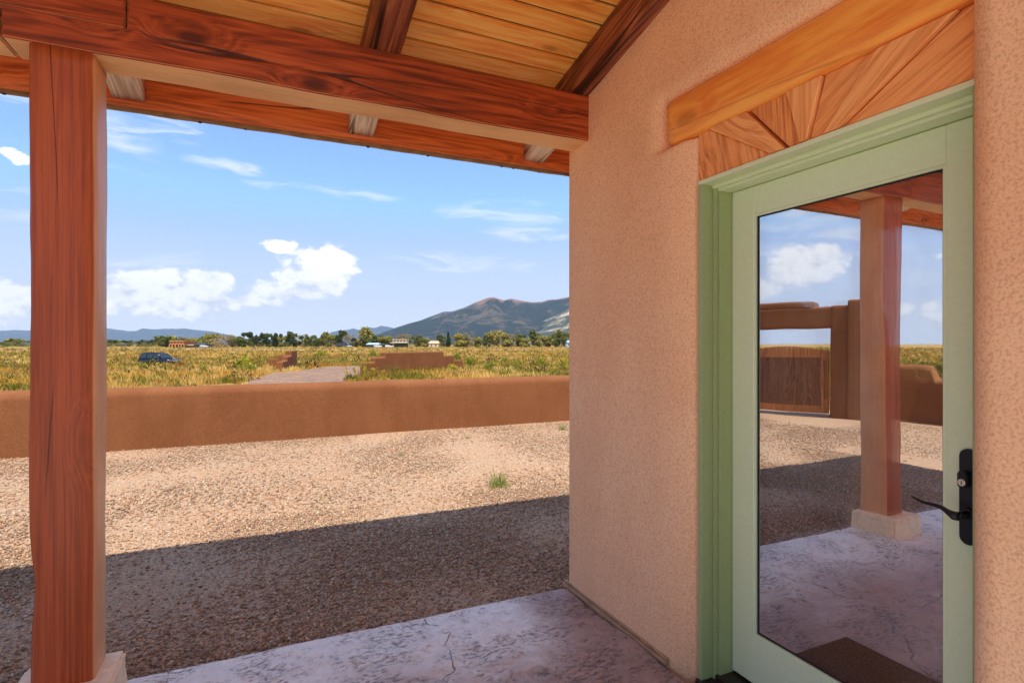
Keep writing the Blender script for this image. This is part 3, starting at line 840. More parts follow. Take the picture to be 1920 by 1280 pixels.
# ================================================================== house
house = empty('adobe_house', (1.65, 0, 0))
tag(house, 'pink tan stucco house wall with rounded corners round a green glass door', 'house')
def kid(o, parent=house):
    o.parent = parent; o.matrix_parent_inverse = Matrix.Translation(-Vector(parent_world(parent)))
    return o
def parent_world(p):
    v = Vector((0, 0, 0))
    while p is not None:
        v += p.location; p = p.parent
    return v
# parts are built in world coordinates and hung under the house
WA = 1.644
DB0, DB1 = .7975, 1.7875      # rough opening along y
LB1 = 1.9850                 # end of the lintel pocket
ZL0, ZL1 = 2.3125, 2.50      # lintel pocket
def depth(b, z):
    def q(u, D):
        u = min(1, max(0, 1 - u)); return D * (1 - sqrt(max(0, 1 - u * u)))
    # door opening
    dz = max(0, (z - ZL0) / .10)
    d1 = max(q(hypot(max(0, (b - DB1) / .23, (DB0 - b) / .01), dz), .09), q(hypot(max(0, (DB0 - b) / .085, (b - DB0) / .01), dz), .115))
    dx = max(0, (b - LB1) / .10, (DB0 - b) / .085); dz = max(0, (z - ZL1) / .075, (ZL0 - z) / .05)
    d2 = q(hypot(dx, dz), .075)
    # the wall stands a little prouder on the near side of the door
    pr = -.044 * (1 - sstep(b, .86, 1.05)) if z < 2.2 else -.044 * (1 - sstep(b, .80, 1.1))
    lump = .004 * mnoise.noise(Vector((b * 2.1, z * 2.1, 4))) + .002 * mnoise.noise(Vector((b * 7, z * 7, 8)))
    return max(d1, d2) + pr + lump
def frange(a, b, n): return [a + (b - a) * i / n for i in range(n)]
bl = frange(-8.0, -.6, 20) + frange(-.6, .30, 10) + frange(.30, .5975, 6) + [.5975 + .0125 * i for i in range(132)] + frange(.5975 + .0125 * 132, 2.78, 16)
prof = [('b', b) for b in bl]
for k in range(7):
    a = (pi / 2) * k / 6
    prof.append(('c', WA + .04 - .04 * cos(a), 2.78 + .04 * sin(a)))
for k in range(1, 22): prof.append(('c', WA + .04 + 6.2 * k / 21, 2.82))
zl = [-.10, -.02] + [.0 + .05 * i for i in range(43)] + [2.1500 + .0125 * i for i in range(34)] + frange(2.575, 3.62, 20) + [3.62]
zl = sorted(set(round(z, 4) for z in zl))
bm = bmesh.new(); G = []
for pr in prof:
    row = []
    for z in zl:
        if pr[0] == 'b': co = (WA + depth(pr[1], z), pr[1], z)
        else: co = (pr[1] + .003 * mnoise.noise(Vector((pr[1], z, 3))), pr[2], z)
        row.append(bm.verts.new(co))
    G.append(row)
def is_open(i, j):
    if prof[i][0] != 'b' or prof[i + 1][0] != 'b': return False
    b = (prof[i][1] + prof[i + 1][1]) / 2; z = (zl[j] + zl[j + 1]) / 2
    return (DB0 < b < DB1 and z < ZL0) or (DB0 < b < LB1 and ZL0 < z < ZL1)
skirt = {}
def sk(v):
    if v not in skirt: skirt[v] = bm.verts.new(v.co + Vector((.20, 0, 0)))
    return skirt[v]
for i in range(len(prof) - 1):
    for j in range(len(zl) - 1):
        if is_open(i, j): continue
        bm.faces.new((G[i][j], G[i + 1][j], G[i + 1][j + 1], G[i][j + 1]))
        if i > 0 and is_open(i - 1, j): bm.faces.new((G[i][j], G[i][j + 1], sk(G[i][j + 1]), sk(G[i][j])))
        if i < len(prof) - 2 and is_open(i + 1, j): bm.faces.new((G[i + 1][j], G[i + 1][j + 1], sk(G[i + 1][j + 1]), sk(G[i + 1][j])))
        if j > 0 and is_open(i, j - 1): bm.faces.new((G[i][j], G[i + 1][j], sk(G[i + 1][j]), sk(G[i][j])))
        if j < len(zl) - 2 and is_open(i, j + 1): bm.faces.new((G[i][j + 1], G[i + 1][j + 1], sk(G[i + 1][j + 1]), sk(G[i][j + 1])))
bmesh.ops.recalc_face_normals(bm, faces=bm.faces)
wallo = from_bm('wall', bm, M_STUC, smooth=True)
for p in wallo.data.polygons: p.use_smooth = True
kid(wallo)
# rest of the house: back, side, parapet and the inner room
bm = bmesh.new()
bm_box(bm, 7.6, 7.88, -8.0, 2.80, -.1, 3.6)
bm_box(bm, 1.66, 7.6, -8.3, -8.0, -.1, 3.6)
kid(from_bm('side_wall', bm, M_STUC))
bm = bmesh.new(); bm_box(bm, 1.72, 7.86, -8.0, 2.80, 3.45, 3.60)
kid(from_bm('roof', bm, M_ROOF))
bm = bmesh.new()
bm_box(bm, 1.93, 7.5, -1.9, 2.6, -.02, .015)      # floor
bm_box(bm, 5.9, 6.0, -1.9, 2.6, .015, 2.7)
bm_box(bm, 1.93, 5.9, 2.5, 2.6, .015, 2.7)
bm_box(bm, 1.93, 5.9, -1.9, -1.8, .015, 2.7)
bm_box(bm, 1.93, 6.0, -1.9, 2.6, 2.7, 2.8)
bm_box(bm, 1.95, 2.0, 1.80, 2.5, .015, 2.7); bm_box(bm, 1.95, 2.0, -1.8, .72, .015, 2.7); bm_box(bm, 1.95, 2.0, .72, 1.80, 2.14, 2.7)
kid(from_bm('room', bm, M_ROOM))
# weep screed along the wall foot
bm = bmesh.new()
bm_box(bm, 1.624, 1.652, 1.93, 2.835, -.004, .013, .003); bm_box(bm, 1.636, 1.655, 1.93, 2.835, .014, .026, .003)
for v in bm.verts: v.co += mnoise.noise_vector(v.co * 4) * .003
kid(from_bm('wall_base_trim', bm, M_TRIM))
# lintel with its rounded end
me = timber_mesh('lintel', 1.60, .26, .192, .010, .018, .03, seed=5, freq=2.2)
for v in me.vertices:
    e = v.co.x - (.80 - .055)
    if e > 0:
        s_ = sqrt(max(0, 1 - (e / .055) ** 2)) * .25 + .75
        v.co.z *= s_; v.co.y *= s_
lo = link('lintel', me, M_LINT, None, (1.66 + .13, 1.985 - .80, 2.408), (0, 0, radians(90)))
# coordinates run along local X after the turn, so use the matching grain
M_LINT.node_tree  # grain axis 1 is world y; object space here is x
lo.data.materials.clear(); 
M_LINTX = wood('orange_lintel_beam', (.86, .26, .05), (1.0, .44, .09), (1.0, .54, .16), 0, .40, .3, knot=.6, ring=.22, check=.3, fine=9, blotch=.13)
lo.data.materials.append(M_LINTX)
kid(lo)
# sunburst panel between lintel and door head
def sb(zx, zy):                      # point on the panel plane
    px, py = 1200 + zx * .375, zy * .375
    r = (px - 960) / FPX
    ka, kb = r * FY + FX, -r * FX + FY
    Y = 1.688 / ka
    return (kb * Y, EYE + (645 - py) / FPX * Y)
ZB, ZT = 2.111, 2.312
bks = dict(p1=[(310, 660), (340, 657), (655, 768), (310, 905)], p2=[(340, 657), (530, 560), (728, 741), (655, 768)],
           p3=[(540, 553), (727, 462), (798, 706), (742, 738)], p4=[(730, 455), (913, 362), (835, 692), (800, 705)],
           p5=[(922, 356), (1190, 225), (912, 662), (842, 690)], p6=[(1190, 225), (1600, 10), (990, 632), (915, 660)])
pan = empty('sunburst_panel', (1.70, 1.28, 2.11)); pan.parent = house; pan.location = (1.70 - 1.65, 1.28, 2.11)
polys = []
for k, q in bks.items():
    pts = [sb(*c) for c in q]
    if k == 'p1': pts = [(1.80, ZT), (sb(340, 657)[0], ZT), (sb(655, 768)[0], ZB), (1.80, ZB)]
    else:
        pts = [(pts[0][0], ZT), (pts[1][0], ZT), (pts[2][0], ZB), (pts[3][0], ZB)]
    polys.append((k, pts))
    print(k, [(round(a, 3), round(b, 3)) for a, b in pts])
xr = sb(990, 632)[0]; xt = sb(1600, 10)[0]
polys.append(('p7', [(xt - .008, ZT), (.74, ZT), (.74, ZB), (xr - .010, ZB)]))
for k, pts in polys:
    rough_ = k in ('p1', 'p3', 'p5', 'p7')
    f0 = 1.694 if rough_ else 1.682
    bm = bmesh.new()
    cs_ = [Vector((b, z)) for b, z in pts]
    cen = sum(cs_, Vector((0, 0))) / 4
    cs_ = [c + (cen - c).normalized() * .0032 for c in cs_]
    fr = [bm.verts.new((f0, c.x, c.y)) for c in cs_]; bk = [bm.verts.new((1.74, c.x, c.y)) for c in cs_]
    bm.faces.new(fr); bm.faces.new(bk[::-1])
    for i in range(4): bm.faces.new((fr[i], fr[(i + 1) % 4], bk[(i + 1) % 4], bk[i]))
    bmesh.ops.recalc_face_normals(bm, faces=bm.faces)
    bmesh.ops.bevel(bm, geom=list(bm.edges), offset=.0025, segments=1, affect='EDGES')
    d_ = ((cs_[0] + cs_[1]) - (cs_[2] + cs_[3]))          # grain follows the ray on smooth boards, crosses it on rough ones
    ang = atan2(d_.y, d_.x) + (0.0 if not rough_ else .45)
    Rm = Matrix.Rotation(ang, 4, 'X')
    bmesh.ops.transform(bm, matrix=Rm.inverted(), verts=bm.verts)
    o = from_bm('sunburst_board', bm, M_SUNR if rough_ else M_SUNS)
    o.rotation_euler = (ang, 0, 0)
    kid(o, pan)
kid(box('backing_board', 1.735, 1.80, .74, 1.80, 2.113, 2.33, M_RAFTER), pan)

# door frame: three nested steps
fm = empty('door_frame', (1.70 - 1.65, 1.28, 0)); fm.parent = house
steps = [(1.686, 1.770, 1.793, 2.092, 2.110), (1.743, 1.755, 1.770, 2.077, 2.092), (1.761, 1.744, 1.755, 2.066, 2.077)]
bm = bmesh.new()
for (af, b0_, b1_, z0_, z1_) in steps: bm_box(bm, af, 1.90, b0_, b1_ - .0004, -.01, z1_ - .0003, .0015)
kid(from_bm('hinge_jamb', bm, M_GREEN_SHADE), fm)
bm = bmesh.new()
for (af, b0_, b1_, z0_, z1_) in steps: bm_box(bm, af, 1.90, 2.574 - b1_ + .0004, 2.574 - b0_, -.01, z1_ - .0003, .0015)
kid(from_bm('latch_jamb', bm, M_GREEN_SHADE), fm)
bm = bmesh.new()
for (af, b0_, b1_, z0_, z1_) in steps: bm_box(bm, af - .0006, 1.90, 2.574 - b1_ + .001, b1_ - .001, z0_, z1_, .0015)
kid(from_bm('head', bm, M_GREEN), fm)
bm = bmesh.new()
bm_box(bm, 1.672, 1.90, .78, 1.795, -.02, .006, .002)
bm_box(bm, 1.745, 1.90, .80, 1.768, .006, .024, .002)
for k in range(5): bm_box(bm, 1.682 + k * .012, 1.687 + k * .012, .80, 1.768, .006, .010)
kid(from_bm('threshold', bm, M_THR), fm)

# door leaf
door = empty('door', (1.85 - 1.65, 1.28, 0)); door.parent = house
DL, DR = .832, 1.742
GB0, GB1, GZ0, GZ1 = .937, 1.630, .233, 1.949
kid(box('stile', 1.828, 1.872, GB1 + .0, DR, .035, 2.063, M_GREEN, bev=.002), door)
kid(box('stile', 1.828, 1.872, DL, GB0, .035, 2.063, M_GREEN, bev=.002), door)
kid(box('rail', 1.8286, 1.8716, GB0 + .0005, GB1 - .0005, GZ1, 2.063, M_GREEN, bev=.0015), door)
kid(box('rail', 1.8286, 1.8716, GB0 + .0005, GB1 - .0005, .035, GZ0, M_GREEN, bev=.0015), door)
bm = bmesh.new(); w = .012
for (x0, x1, w0, w1) in ((1.831, 1.838, 0, .010),):
    bm_box(bm, x0, x1, GB1 - w1, GB1 - w0 - .0006, GZ0 + .0006, GZ1 - .0006)
    bm_box(bm, x0, x1, GB0 + w0 + .0006, GB0 + w1, GZ0 + .0006, GZ1 - .0006)
    bm_box(bm, x0, x1, GB0 + w1, GB1 - w1, GZ1 - w1, GZ1 - .0006)
    bm_box(bm, x0, x1, GB0 + w1, GB1 - w1, GZ0 + .0006, GZ0 + w1)
kid(from_bm('glazing_bead', bm, M_GREEN), door)
bm = bmesh.new()
for (x0, x1, w1) in ((1.838, 1.866, .0145),):
    bm_box(bm, x0, x1, GB1 - w1, GB1 - .0006, GZ0 + .0006, GZ1 - .0006)
    bm_box(bm, x0, x1, GB0 + .0006, GB0 + w1, GZ0 + .0006, GZ1 - .0006)
    bm_box(bm, x0, x1, GB0 + w1, GB1 - w1, GZ1 - w1, GZ1 - .0006)
    bm_box(bm, x0, x1, GB0 + w1, GB1 - w1, GZ0 + .0006, GZ0 + w1)
kid(from_bm('gasket', bm, M_DARK), door)
def pane(name, x, rot, mat):
    bm = bmesh.new()
    y0, y1, z0, z1 = -(GB1 - GB0) / 2 + .012, (GB1 - GB0) / 2 - .012, GZ0 + .012, GZ1 - .012
    vs_ = [bm.verts.new(c) for c in ((0, y0, z0), (0, y1, z0), (0, y1, z1), (0, y0, z1))]
    bm.faces.new(vs_[::-1])
    o = from_bm(name, bm, mat)
    kid(o, door)
    o.matrix_parent_inverse = Matrix.Identity(4)
    o.location = (x - 1.85, (GB0 + GB1) / 2 - 1.28, 0); o.rotation_euler = (0, 0, rot)
    return o
pane('glass_pane', 1.842, 0.0, M_GLASS1)
pane('glass_pane', 1.857, radians(.6), M_GLASS2)
# handle plate, lever, lock
def stadium(bm, x0, x1, yc, z0, z1, r, n=12, M=None):
    pts = [(yc + r * cos(a), z1 - r + r * sin(a)) for a in [pi * k / n for k in range(n + 1)]] + [(yc + r * cos(a), z0 + r + r * sin(a)) for a in [pi + pi * k / n for k in range(n + 1)]]
    fr = [bm.verts.new((x0, y, z)) for y, z in pts]
    f = bm.faces.new(fr); r_ = bmesh.ops.extrude_face_region(bm, geom=[f])
    bmesh.ops.translate(bm, vec=(x1 - x0, 0, 0), verts=[v for v in r_['geom'] if isinstance(v, bmesh.types.BMVert)])
    bmesh.ops.recalc_face_normals(bm, faces=bm.faces)
HB = .877
bm = bmesh.new(); stadium(bm, 1.817, 1.8285, HB, .852, 1.124, .0225)
bmesh.ops.bevel(bm, geom=[e for e in bm.edges if all(abs(v.co.x - 1.817) < 1e-4 for v in e.verts)], offset=.002, segments=2, affect='EDGES')
kid(from_bm('handle_plate', bm, M_BLACK), door)
bm = bmesh.new(); stadium(bm, 1.799, 1.8165, HB + .006, 1.012, 1.063, .0125)
bmesh.ops.bevel(bm, geom=[e for e in bm.edges if all(abs(v.co.x - 1.799) < 1e-4 for v in e.verts)], offset=.0015, segments=2, affect='EDGES')
kid(from_bm('lock_housing', bm, M_BLACK), door)
bm = bmesh.new(); bm_cyl(bm, (1.7965, HB + .006, 1.030), (1.799, HB + .006, 1.030), .0098, .0098, 20)
kid(from_bm('lock_cylinder', bm, M_STEEL, smooth=False), door)
kid(box('keyhole', 1.7955, 1.7966, HB + .0052, HB + .0068, 1.0245, 1.0345, M_DARK), door)
bm = bmesh.new()
bm_cyl(bm, (1.8165, HB - .002, .943), (1.805, HB - .002, .943), .0165, .0155, 20)
bm_cyl(bm, (1.805, HB - .002, .943), (1.765, HB - .002, .943), .0095, .0100, 16)
kid(from_bm('handle_rose', bm, M_BLACK, smooth=True), door)
# lever: swept flattened wave
path = [(1.764, HB - .006, .942, .0125, .0125), (1.758, HB + .006, .9425, .0120, .0130), (1.757, HB + .020, .949, .0080, .0110), (1.758, HB + .034, .956, .0060, .0095), (1.760, HB + .050, .9585, .0052, .0090), (1.761, HB + .068, .9588, .0046, .0095), (1.760, HB + .086, .9605, .0036, .0095), (1.757, HB + .102, .9655, .0026, .0080), (1.755, HB + .113, .9705, .0014, .0035)]
bm = bmesh.new(); rows = []
def cat(p0, p1, p2, p3, u):
    return [.5 * (2 * b + (c - a) * u + (2 * a - 5 * b + 4 * c - d) * u * u + (3 * b - a - 3 * c + d) * u ** 3) for a, b, c, d in zip(p0, p1, p2, p3)]
sm = []
for i in range(len(path) - 1):
    P = [path[max(0, i - 1)], path[i], path[i + 1], path[min(len(path) - 1, i + 2)]]
    for k in range(4): sm.append(cat(*P, k / 4))
sm.append(path[-1])
for (x, y, z, hz, hx) in sm:
    rows.append([bm.verts.new((x + hx * cos(a), y, z + hz * sin(a))) for a in [2 * pi * k / 12 for k in range(12)]])
for i in range(len(rows) - 1):
    for k in range(12): bm.faces.new((rows[i][k], rows[i][(k + 1) % 12], rows[i + 1][(k + 1) % 12], rows[i + 1][k]))
bm.faces.new(rows[0][::-1]); bm.faces.new(rows[-1])
bmesh.ops.recalc_face_normals(bm, faces=bm.faces)
kid(from_bm('lever', bm, M_BLACK, smooth=True), door)

# ------------------------------------------------------------------ porch
porch = empty('timber_porch', (-.68, 2.68, 0))
tag(porch, 'heavy red stained timber porch with square post, long beam and plank ceiling', 'porch')
# (world coordinates again)
SL = .22
th_s = math.atan(SL)
def rz(b): return 2.79 + SL * (2.58 - b)         # rafter underside
RH = .22
XL, XR = -4.05, 2.35
# long beam in two lengths joined by a half lap over the post
BY, BW, BZ0, BZ1, BZM = 2.672, .184, 2.536, 2.787, 2.651
def tb(name, x0, x1, z0, z1, seed, amp=.004):
    L = x1 - x0
    me = timber_mesh(name, L, BW, z1 - z0, amp, .012, .06, seed, 1.4)
    return kid(link(name, me, M_BEAM, None, ((x0 + x1) / 2, BY, (z0 + z1) / 2)), porch)
def lap_beam(name, up, lo_, seed, flip):
    """one timber whose end is cut to a half lap: up = (x0,x1) of the upper half, lo_ of the lower"""
    bm = bmesh.new()
    x0 = min(up[0], lo_[0]); x1 = max(up[1], lo_[1])
    if not flip:   # joint at the left end
        prof = [(lo_[0], BZ0), (lo_[1], BZ0), (lo_[1], BZ1), (up[0], BZ1), (up[0], BZM), (lo_[0], BZM)]
    else:
        prof = [(lo_[0], BZ0), (lo_[1], BZ0), (lo_[1], BZM - .002), (up[1], BZM - .002), (up[1], BZ1), (lo_[0], BZ1)]
    fr = [bm.verts.new((x, BY - BW / 2, z)) for x, z in prof]
    f = bm.faces.new(fr); r = bmesh.ops.extrude_face_region(bm, geom=[f])
    bmesh.ops.translate(bm, vec=(0, BW, 0), verts=[v for v in r['geom'] if isinstance(v, bmesh.types.BMVert)])
    bmesh.ops.recalc_face_normals(bm, faces=bm.faces)
    n = int((x1 - x0) / .07)
    for k in range(1, n):
        x = x0 + (x1 - x0) * k / n
        if abs(x - up[0]) < .02 or abs(x - lo_[0]) < .02: continue
        bmesh.ops.bisect_plane(bm, geom=bm.verts[:] + bm.edges[:] + bm.faces[:], plane_co=(x, 0, 0), plane_no=(1, 0, 0))
    es = [e for e in bm.edges if abs(e.calc_face_angle(0)) > .5]
    bmesh.ops.bevel(bm, geom=es, offset=.004 if False else .006, segments=2, affect='EDGES')
    for v in bm.verts:
        q = Vector((v.co.x * 1.5, v.co.y * 4, v.co.z * 4 + seed))
        d = mnoise.noise_vector(q) * .005 + mnoise.noise_vector(q * 3.7) * .002
        v.co.y += d.y; v.co.z += d.z * (1.6 if v.co.z < BZ0 + .03 else .6)
    me = bpy.data.meshes.new(name); bm.to_mesh(me); bm.free()
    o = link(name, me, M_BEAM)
    return kid(o, porch)
lap_beam('beam', (-.478, 1.66), (-.858, 1.66), 2, False)
lap_beam('beam', (-4.04, -.484), (-4.04, -.864), 7, True)
# post
me = timber_mesh('post', 2.44, .196, .196, .0045, .012, .05, 11, 1.9)
for v in me.vertices:                                  # stand it up: local X becomes Z
    pass
bm = bmesh.new(); bm.from_mesh(me)
bmesh.ops.transform(bm, matrix=Matrix.Rotation(radians(-90), 4, 'Y'), verts=bm.verts)
for v in bm.verts:
    z = v.co.z
    w = .008 * mnoise.noise(Vector((z * 1.5, 3.0, 0))) + .012 * math.exp(-((z + .80) / .12) ** 2)
    if v.co.x < 0: v.co.x += w
    v.co.x *= 1 - .0 * z
bm.to_mesh(me); bm.free()
def post(x, y, nm='post', top=2.538):
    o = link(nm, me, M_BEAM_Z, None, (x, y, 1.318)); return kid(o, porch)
post(-.682, 2.684)
# a matching post at the far end of the beam, outside the picture but shown by the door glass side
post(-3.9, 2.684)
def stone(x, y, seed):
    bm = bmesh.new()
    bm_box(bm, -.17, .165, -.19, .118, -.02, .132)
    bmesh.ops.subdivide_edges(bm, edges=bm.edges, cuts=6, use_grid_fill=True)
    es = [e for e in bm.edges if e.calc_face_angle(0) > .5]
    bmesh.ops.bevel(bm, geom=es, offset=.012, segments=2, affect='EDGES')
    for v in bm.verts: v.co += mnoise.noise_vector(v.co * 9 + Vector((seed, 0, 0))) * .008
    o = from_bm('post_base', bm, M_STONE, None, False, (x, y, 0))
    return kid(o, porch)
stone(-.682, 2.684, 1); stone(-3.9, 2.684, 5)
# rafters
Lr = 5.45; rb0 = -1.15; rb1 = 3.285  # rear end, out of view, cut short so sun bounces off the slab
rafter_me = timber_mesh('rafter', (rb1 - rb0) / cos(th_s), .14, RH * cos(th_s), .004, .008, .09, 21, 1.2)
bm = bmesh.new(); bm.from_mesh(rafter_me)
bmesh.ops.transform(bm, matrix=Matrix.Rotation(radians(90), 4, 'Z'), verts=bm.verts)
# plumb cut the ends
sh = math.tan(th_s)
for v in bm.verts:
    L2 = (rb1 - rb0) / cos(th_s) / 2
    if abs(abs(v.co.y) - L2) < 1e-3: v.co.y += -v.co.z * sh
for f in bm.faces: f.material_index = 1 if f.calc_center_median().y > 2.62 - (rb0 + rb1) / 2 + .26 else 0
bm.to_mesh(rafter_me); bm.free()
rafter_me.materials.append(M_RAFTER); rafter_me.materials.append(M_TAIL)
for i, xc in enumerate([.53, 1.66, -.60, -1.73, -2.86, -3.93]):
    bc = (rb0 + rb1) / 2
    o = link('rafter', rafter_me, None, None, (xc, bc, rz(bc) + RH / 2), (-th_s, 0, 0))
    kid(o, porch)
    if i not in (0, 1, 2, 3): pass
# pale rafter ends past the beam: same timbers, second colour on those faces
# ceiling boards (one object each), on the rafters
BWD = .126
board_meshes = []
for k in range(5):
    mb = bmesh.new()
    bm_box(mb, -(XR - XL) / 2, (XR - XL) / 2, -(BWD - .016) / 2, (BWD - .016) / 2, 0, .018, .003)
    m_ = bpy.data.meshes.new('ceiling_board'); mb.to_mesh(m_); mb.free(); m_.materials.append(M_CEIL); board_meshes.append(m_)
nb = 0
for k in range(-8, 36):
    bg = 2.257 + BWD * k                       # groove position (horizontal distance)
    bc = bg + BWD / 2
    if bc > 3.25 or bc < -1.95: continue
bc_list = []
bc = 2.257 + BWD / 2 + BWD * 7
while bc > -1.1:
    if bc < 3.26: bc_list.append(bc)
    bc -= BWD
for i, bc in enumerate(bc_list):
    o = link('ceiling_board', board_meshes[i % 5], None, None, ((XL + XR) / 2, bc, rz(bc) + RH + .0015), (-th_s, 0, 0))
    o.scale = (1, 1 / cos(th_s), 1)
    kid(o, porch)
bm = bmesh.new()
for (b0_, b1_) in ((-1.2, 3.335),):
    vs_ = [(XL - .05, b0_, rz(b0_) + RH + .024), (XR, b0_, rz(b0_) + RH + .024), (XR, b1_, rz(b1_) + RH + .024), (XL - .05, b1_, rz(b1_) + RH + .024)]
    lo_ = [bm.verts.new(v) for v in vs_]; hi_ = [bm.verts.new((v[0], v[1], v[2] + .09)) for v in vs_]
    bm.faces.new(lo_[::-1]); bm.faces.new(hi_)
    for i in range(4): bm.faces.new((lo_[i], lo_[(i + 1) % 4], hi_[(i + 1) % 4], hi_[i]))
bmesh.ops.recalc_face_normals(bm, faces=bm.faces)
kid(from_bm('roof_deck', bm, flat('stained_roof_deck', (.035, .010, .005), .8)), porch)
# fascia and drip edge
me = timber_mesh('fascia', XR - XL, .038, .27, .003, .004, .12, 33, 1.0)
kid(link('fascia', me, M_FASC, None, ((XL + XR) / 2, 3.308, 2.612 + .135)), porch)
bm = bmesh.new()
bm_box(bm, XL - .06, XR, 3.330, 3.352, 2.597, 2.80)
bmesh.ops.subdivide_edges(bm, edges=[e for e in bm.edges if abs(e.verts[0].co.x - e.verts[1].co.x) > 1], cuts=90)
for v in bm.verts:
    if v.co.z < 2.7: v.co.z += .004 * mnoise.noise(Vector((v.co.x * 6, 0, 0))) - .006 * max(0, mnoise.noise(Vector((v.co.x * 3.1, 9, 0))) - .35)
kid(from_bm('drip_edge', bm, M_DRIP), porch)
bm = bmesh.new()
for px in (375, 460, 690, 802, 940, 962, 8, 1010):
    r = (px - 960) / FPX; k_ = (r * FY + FX) / (-r * FX + FY)
    x = 3.345 * k_
    bmesh.ops.create_icosphere(bm, subdivisions=1, radius=.008, matrix=Matrix.Translation((x, 3.341, 2.596)) @ Matrix.Diagonal((1.4, 1, .8, 1)))
kid(from_bm('sealant_drip', bm, M_DARK), porch)['kind'] = 'stuff'
for xc in (XL - .01,):
    me = timber_mesh('barge_board', 4.6, .05, .30, .003, .004, .12, 44, 1.0)
    o = kid(link('barge_board', me, M_FASC, None, (XL - .03, (rb0 + rb1) / 2, rz((rb0 + rb1) / 2) + .14), (0, 0, 0)), porch)
    o.rotation_euler = Euler((0, 0, radians(90))); 
    o.rotation_euler = (Matrix.Rotation(-th_s, 4, 'X') @ Matrix.Rotation(radians(90), 4, 'Z')).to_euler()

# door mat
bm = bmesh.new(); bm_box(bm, 1.13, 1.60, .84, 1.73, .006, .022, .004)
mt = from_bm('door_mat', bm, M_MAT)
tag(mt, 'dark brown doormat lying in front of the green door', 'doormat')

# ================================================================== field
def blades(P, h, n_bl, spread, width, cols, seed, lean=.55):
    """P (n,3) tuft roots; h (n,) heights; flat tapering blades"""
    r = np.random.default_rng(seed)
    n = len(P); N = n * n_bl
    R = np.repeat(P, n_bl, 0); H = np.repeat(h, n_bl) * r.uniform(.5, 1.1, N)
    a = r.uniform(0, 2 * pi, N); d = r.random(N) ** .7 * np.repeat(h, n_bl) * spread
    root = R + np.stack([np.cos(a) * d, np.sin(a) * d, np.zeros(N) - .03], 1)
    la = a + r.normal(0, .6, N); le = H * lean * r.uniform(.1, 1.1, N)
    tip = root + np.stack([np.cos(la) * le, np.sin(la) * le, H * .95], 1)
    wa = r.uniform(0, pi, N); w = H * width
    s = np.stack([np.cos(wa) * w, np.sin(wa) * w, np.zeros(N)], 1)
    mid = (root + tip) / 2 + np.stack([np.cos(la) * -le * .12, np.sin(la) * -le * .12, H * .08], 1)
    V = np.stack([root - s * .6, root + s * .6, mid + s, mid - s, tip], 1)
    F = np.array([(0, 1, 2), (0, 2, 3), (3, 2, 4)])[None] + (np.arange(N) * 5)[:, None, None]
    C = np.repeat(np.repeat(cols, n_bl, 0) * r.uniform(.75, 1.2, (N, 1)), 3, 0)
    return V.reshape(-1, 3), F.reshape(-1, 3), C
def sector(n, r0, r1, a0, a1, seed, power=1.0):
    r = np.random.default_rng(seed)
    u = r.random(n)
    rr = r0 * (r1 / r0) ** (u ** power)
    aa = np.radians(r.uniform(a0, a1, n))
    return np.stack([rr * np.sin(aa), rr * np.cos(aa)], 1)
dpoly = np.array(drv)
def inside(P, poly):
    c = np.zeros(len(P), bool); j = len(poly) - 1
    for i in range(len(poly)):
        xi, yi = poly[i]; xj, yj = poly[j]
        c ^= ((yi > P[:, 1]) != (yj > P[:, 1])) & (P[:, 0] < (xj - xi) * (P[:, 1] - yi) / (yj - yi + 1e-12) + xi)
        j = i
    return c
def nz(P, s, o=0.0):
    return np.array([mnoise.noise(Vector((x * s + o, y * s, o))) for x, y in P])
tufts = []
for (n, r0, r1, a0, a1, hb, nbl, wd, sd) in (
        (9000, 10.5, 30, -72, 36, .34, 12, .035, 1), (16000, 28, 62, -68, 34, .42, 9, .05, 2),
        (17000, 60, 130, -68, 34, .50, 6, .09, 3), (12000, 125, 330, -68, 34, .75, 5, .14, 4),
        (2500, 12, 80, 36, 290, .4, 8, .06, 5)):
    P = sector(n, r0, r1, a0, a1, 40 + sd)
    P = P[~inside(P, dpoly)]
    P = P[~((P[:, 0] > -8.1) & (P[:, 0] < 8.2) & (P[:, 1] < 9.7) & (P[:, 1] > -10))]
    n1 = nz(P, .11); n2 = nz(P, .5, 7.0)
    z = ground_z_np(P[:, 0], P[:, 1]) + (.22 * nz(P, .03) * np.clip((np.hypot(P[:, 0], P[:, 1]) - 50) / 40, 0, 1) if sd > 2 else 0)
    r = np.random.default_rng(90 + sd)
    gold = np.array((.60, .35, .06)); straw = np.array((.74, .53, .18)); olive = np.array((.20, .20, .03)); rust = np.array((.40, .18, .05))
    n0 = nz(P, .035, 11.0)
    w = np.clip(.5 + n1 * 1.3 + r.normal(0, .18, len(P)), 0, 1)[:, None]
    C = gold * w + straw * (1 - w)
    g = np.clip((n2 - .02 + n0 * .9) * 3.0 + r.normal(0, .25, len(P)), 0, 1)[:, None]
    C = C * (1 - .35 * np.clip((nz(P, .09, 21.0) + .05) * 4, 0, 1)[:, None])
    C = C * (1 - g) + olive * g
    q = r.random(len(P)) < .07; C[q] = rust
    keep = r.random(len(P)) < np.clip(1.15 + nz(P, .3, 3.0) * 1.6, .15, 1)
    P, z, C = P[keep], z[keep], C[keep]
    h = hb * r.uniform(.5, 1.15, len(P))
    tufts.append(blades(np.column_stack([P, z]), h, nbl, .45, wd, C, 60 + sd))
tag(emit('dry_grass', tufts, M_GRASS), kind='stuff')

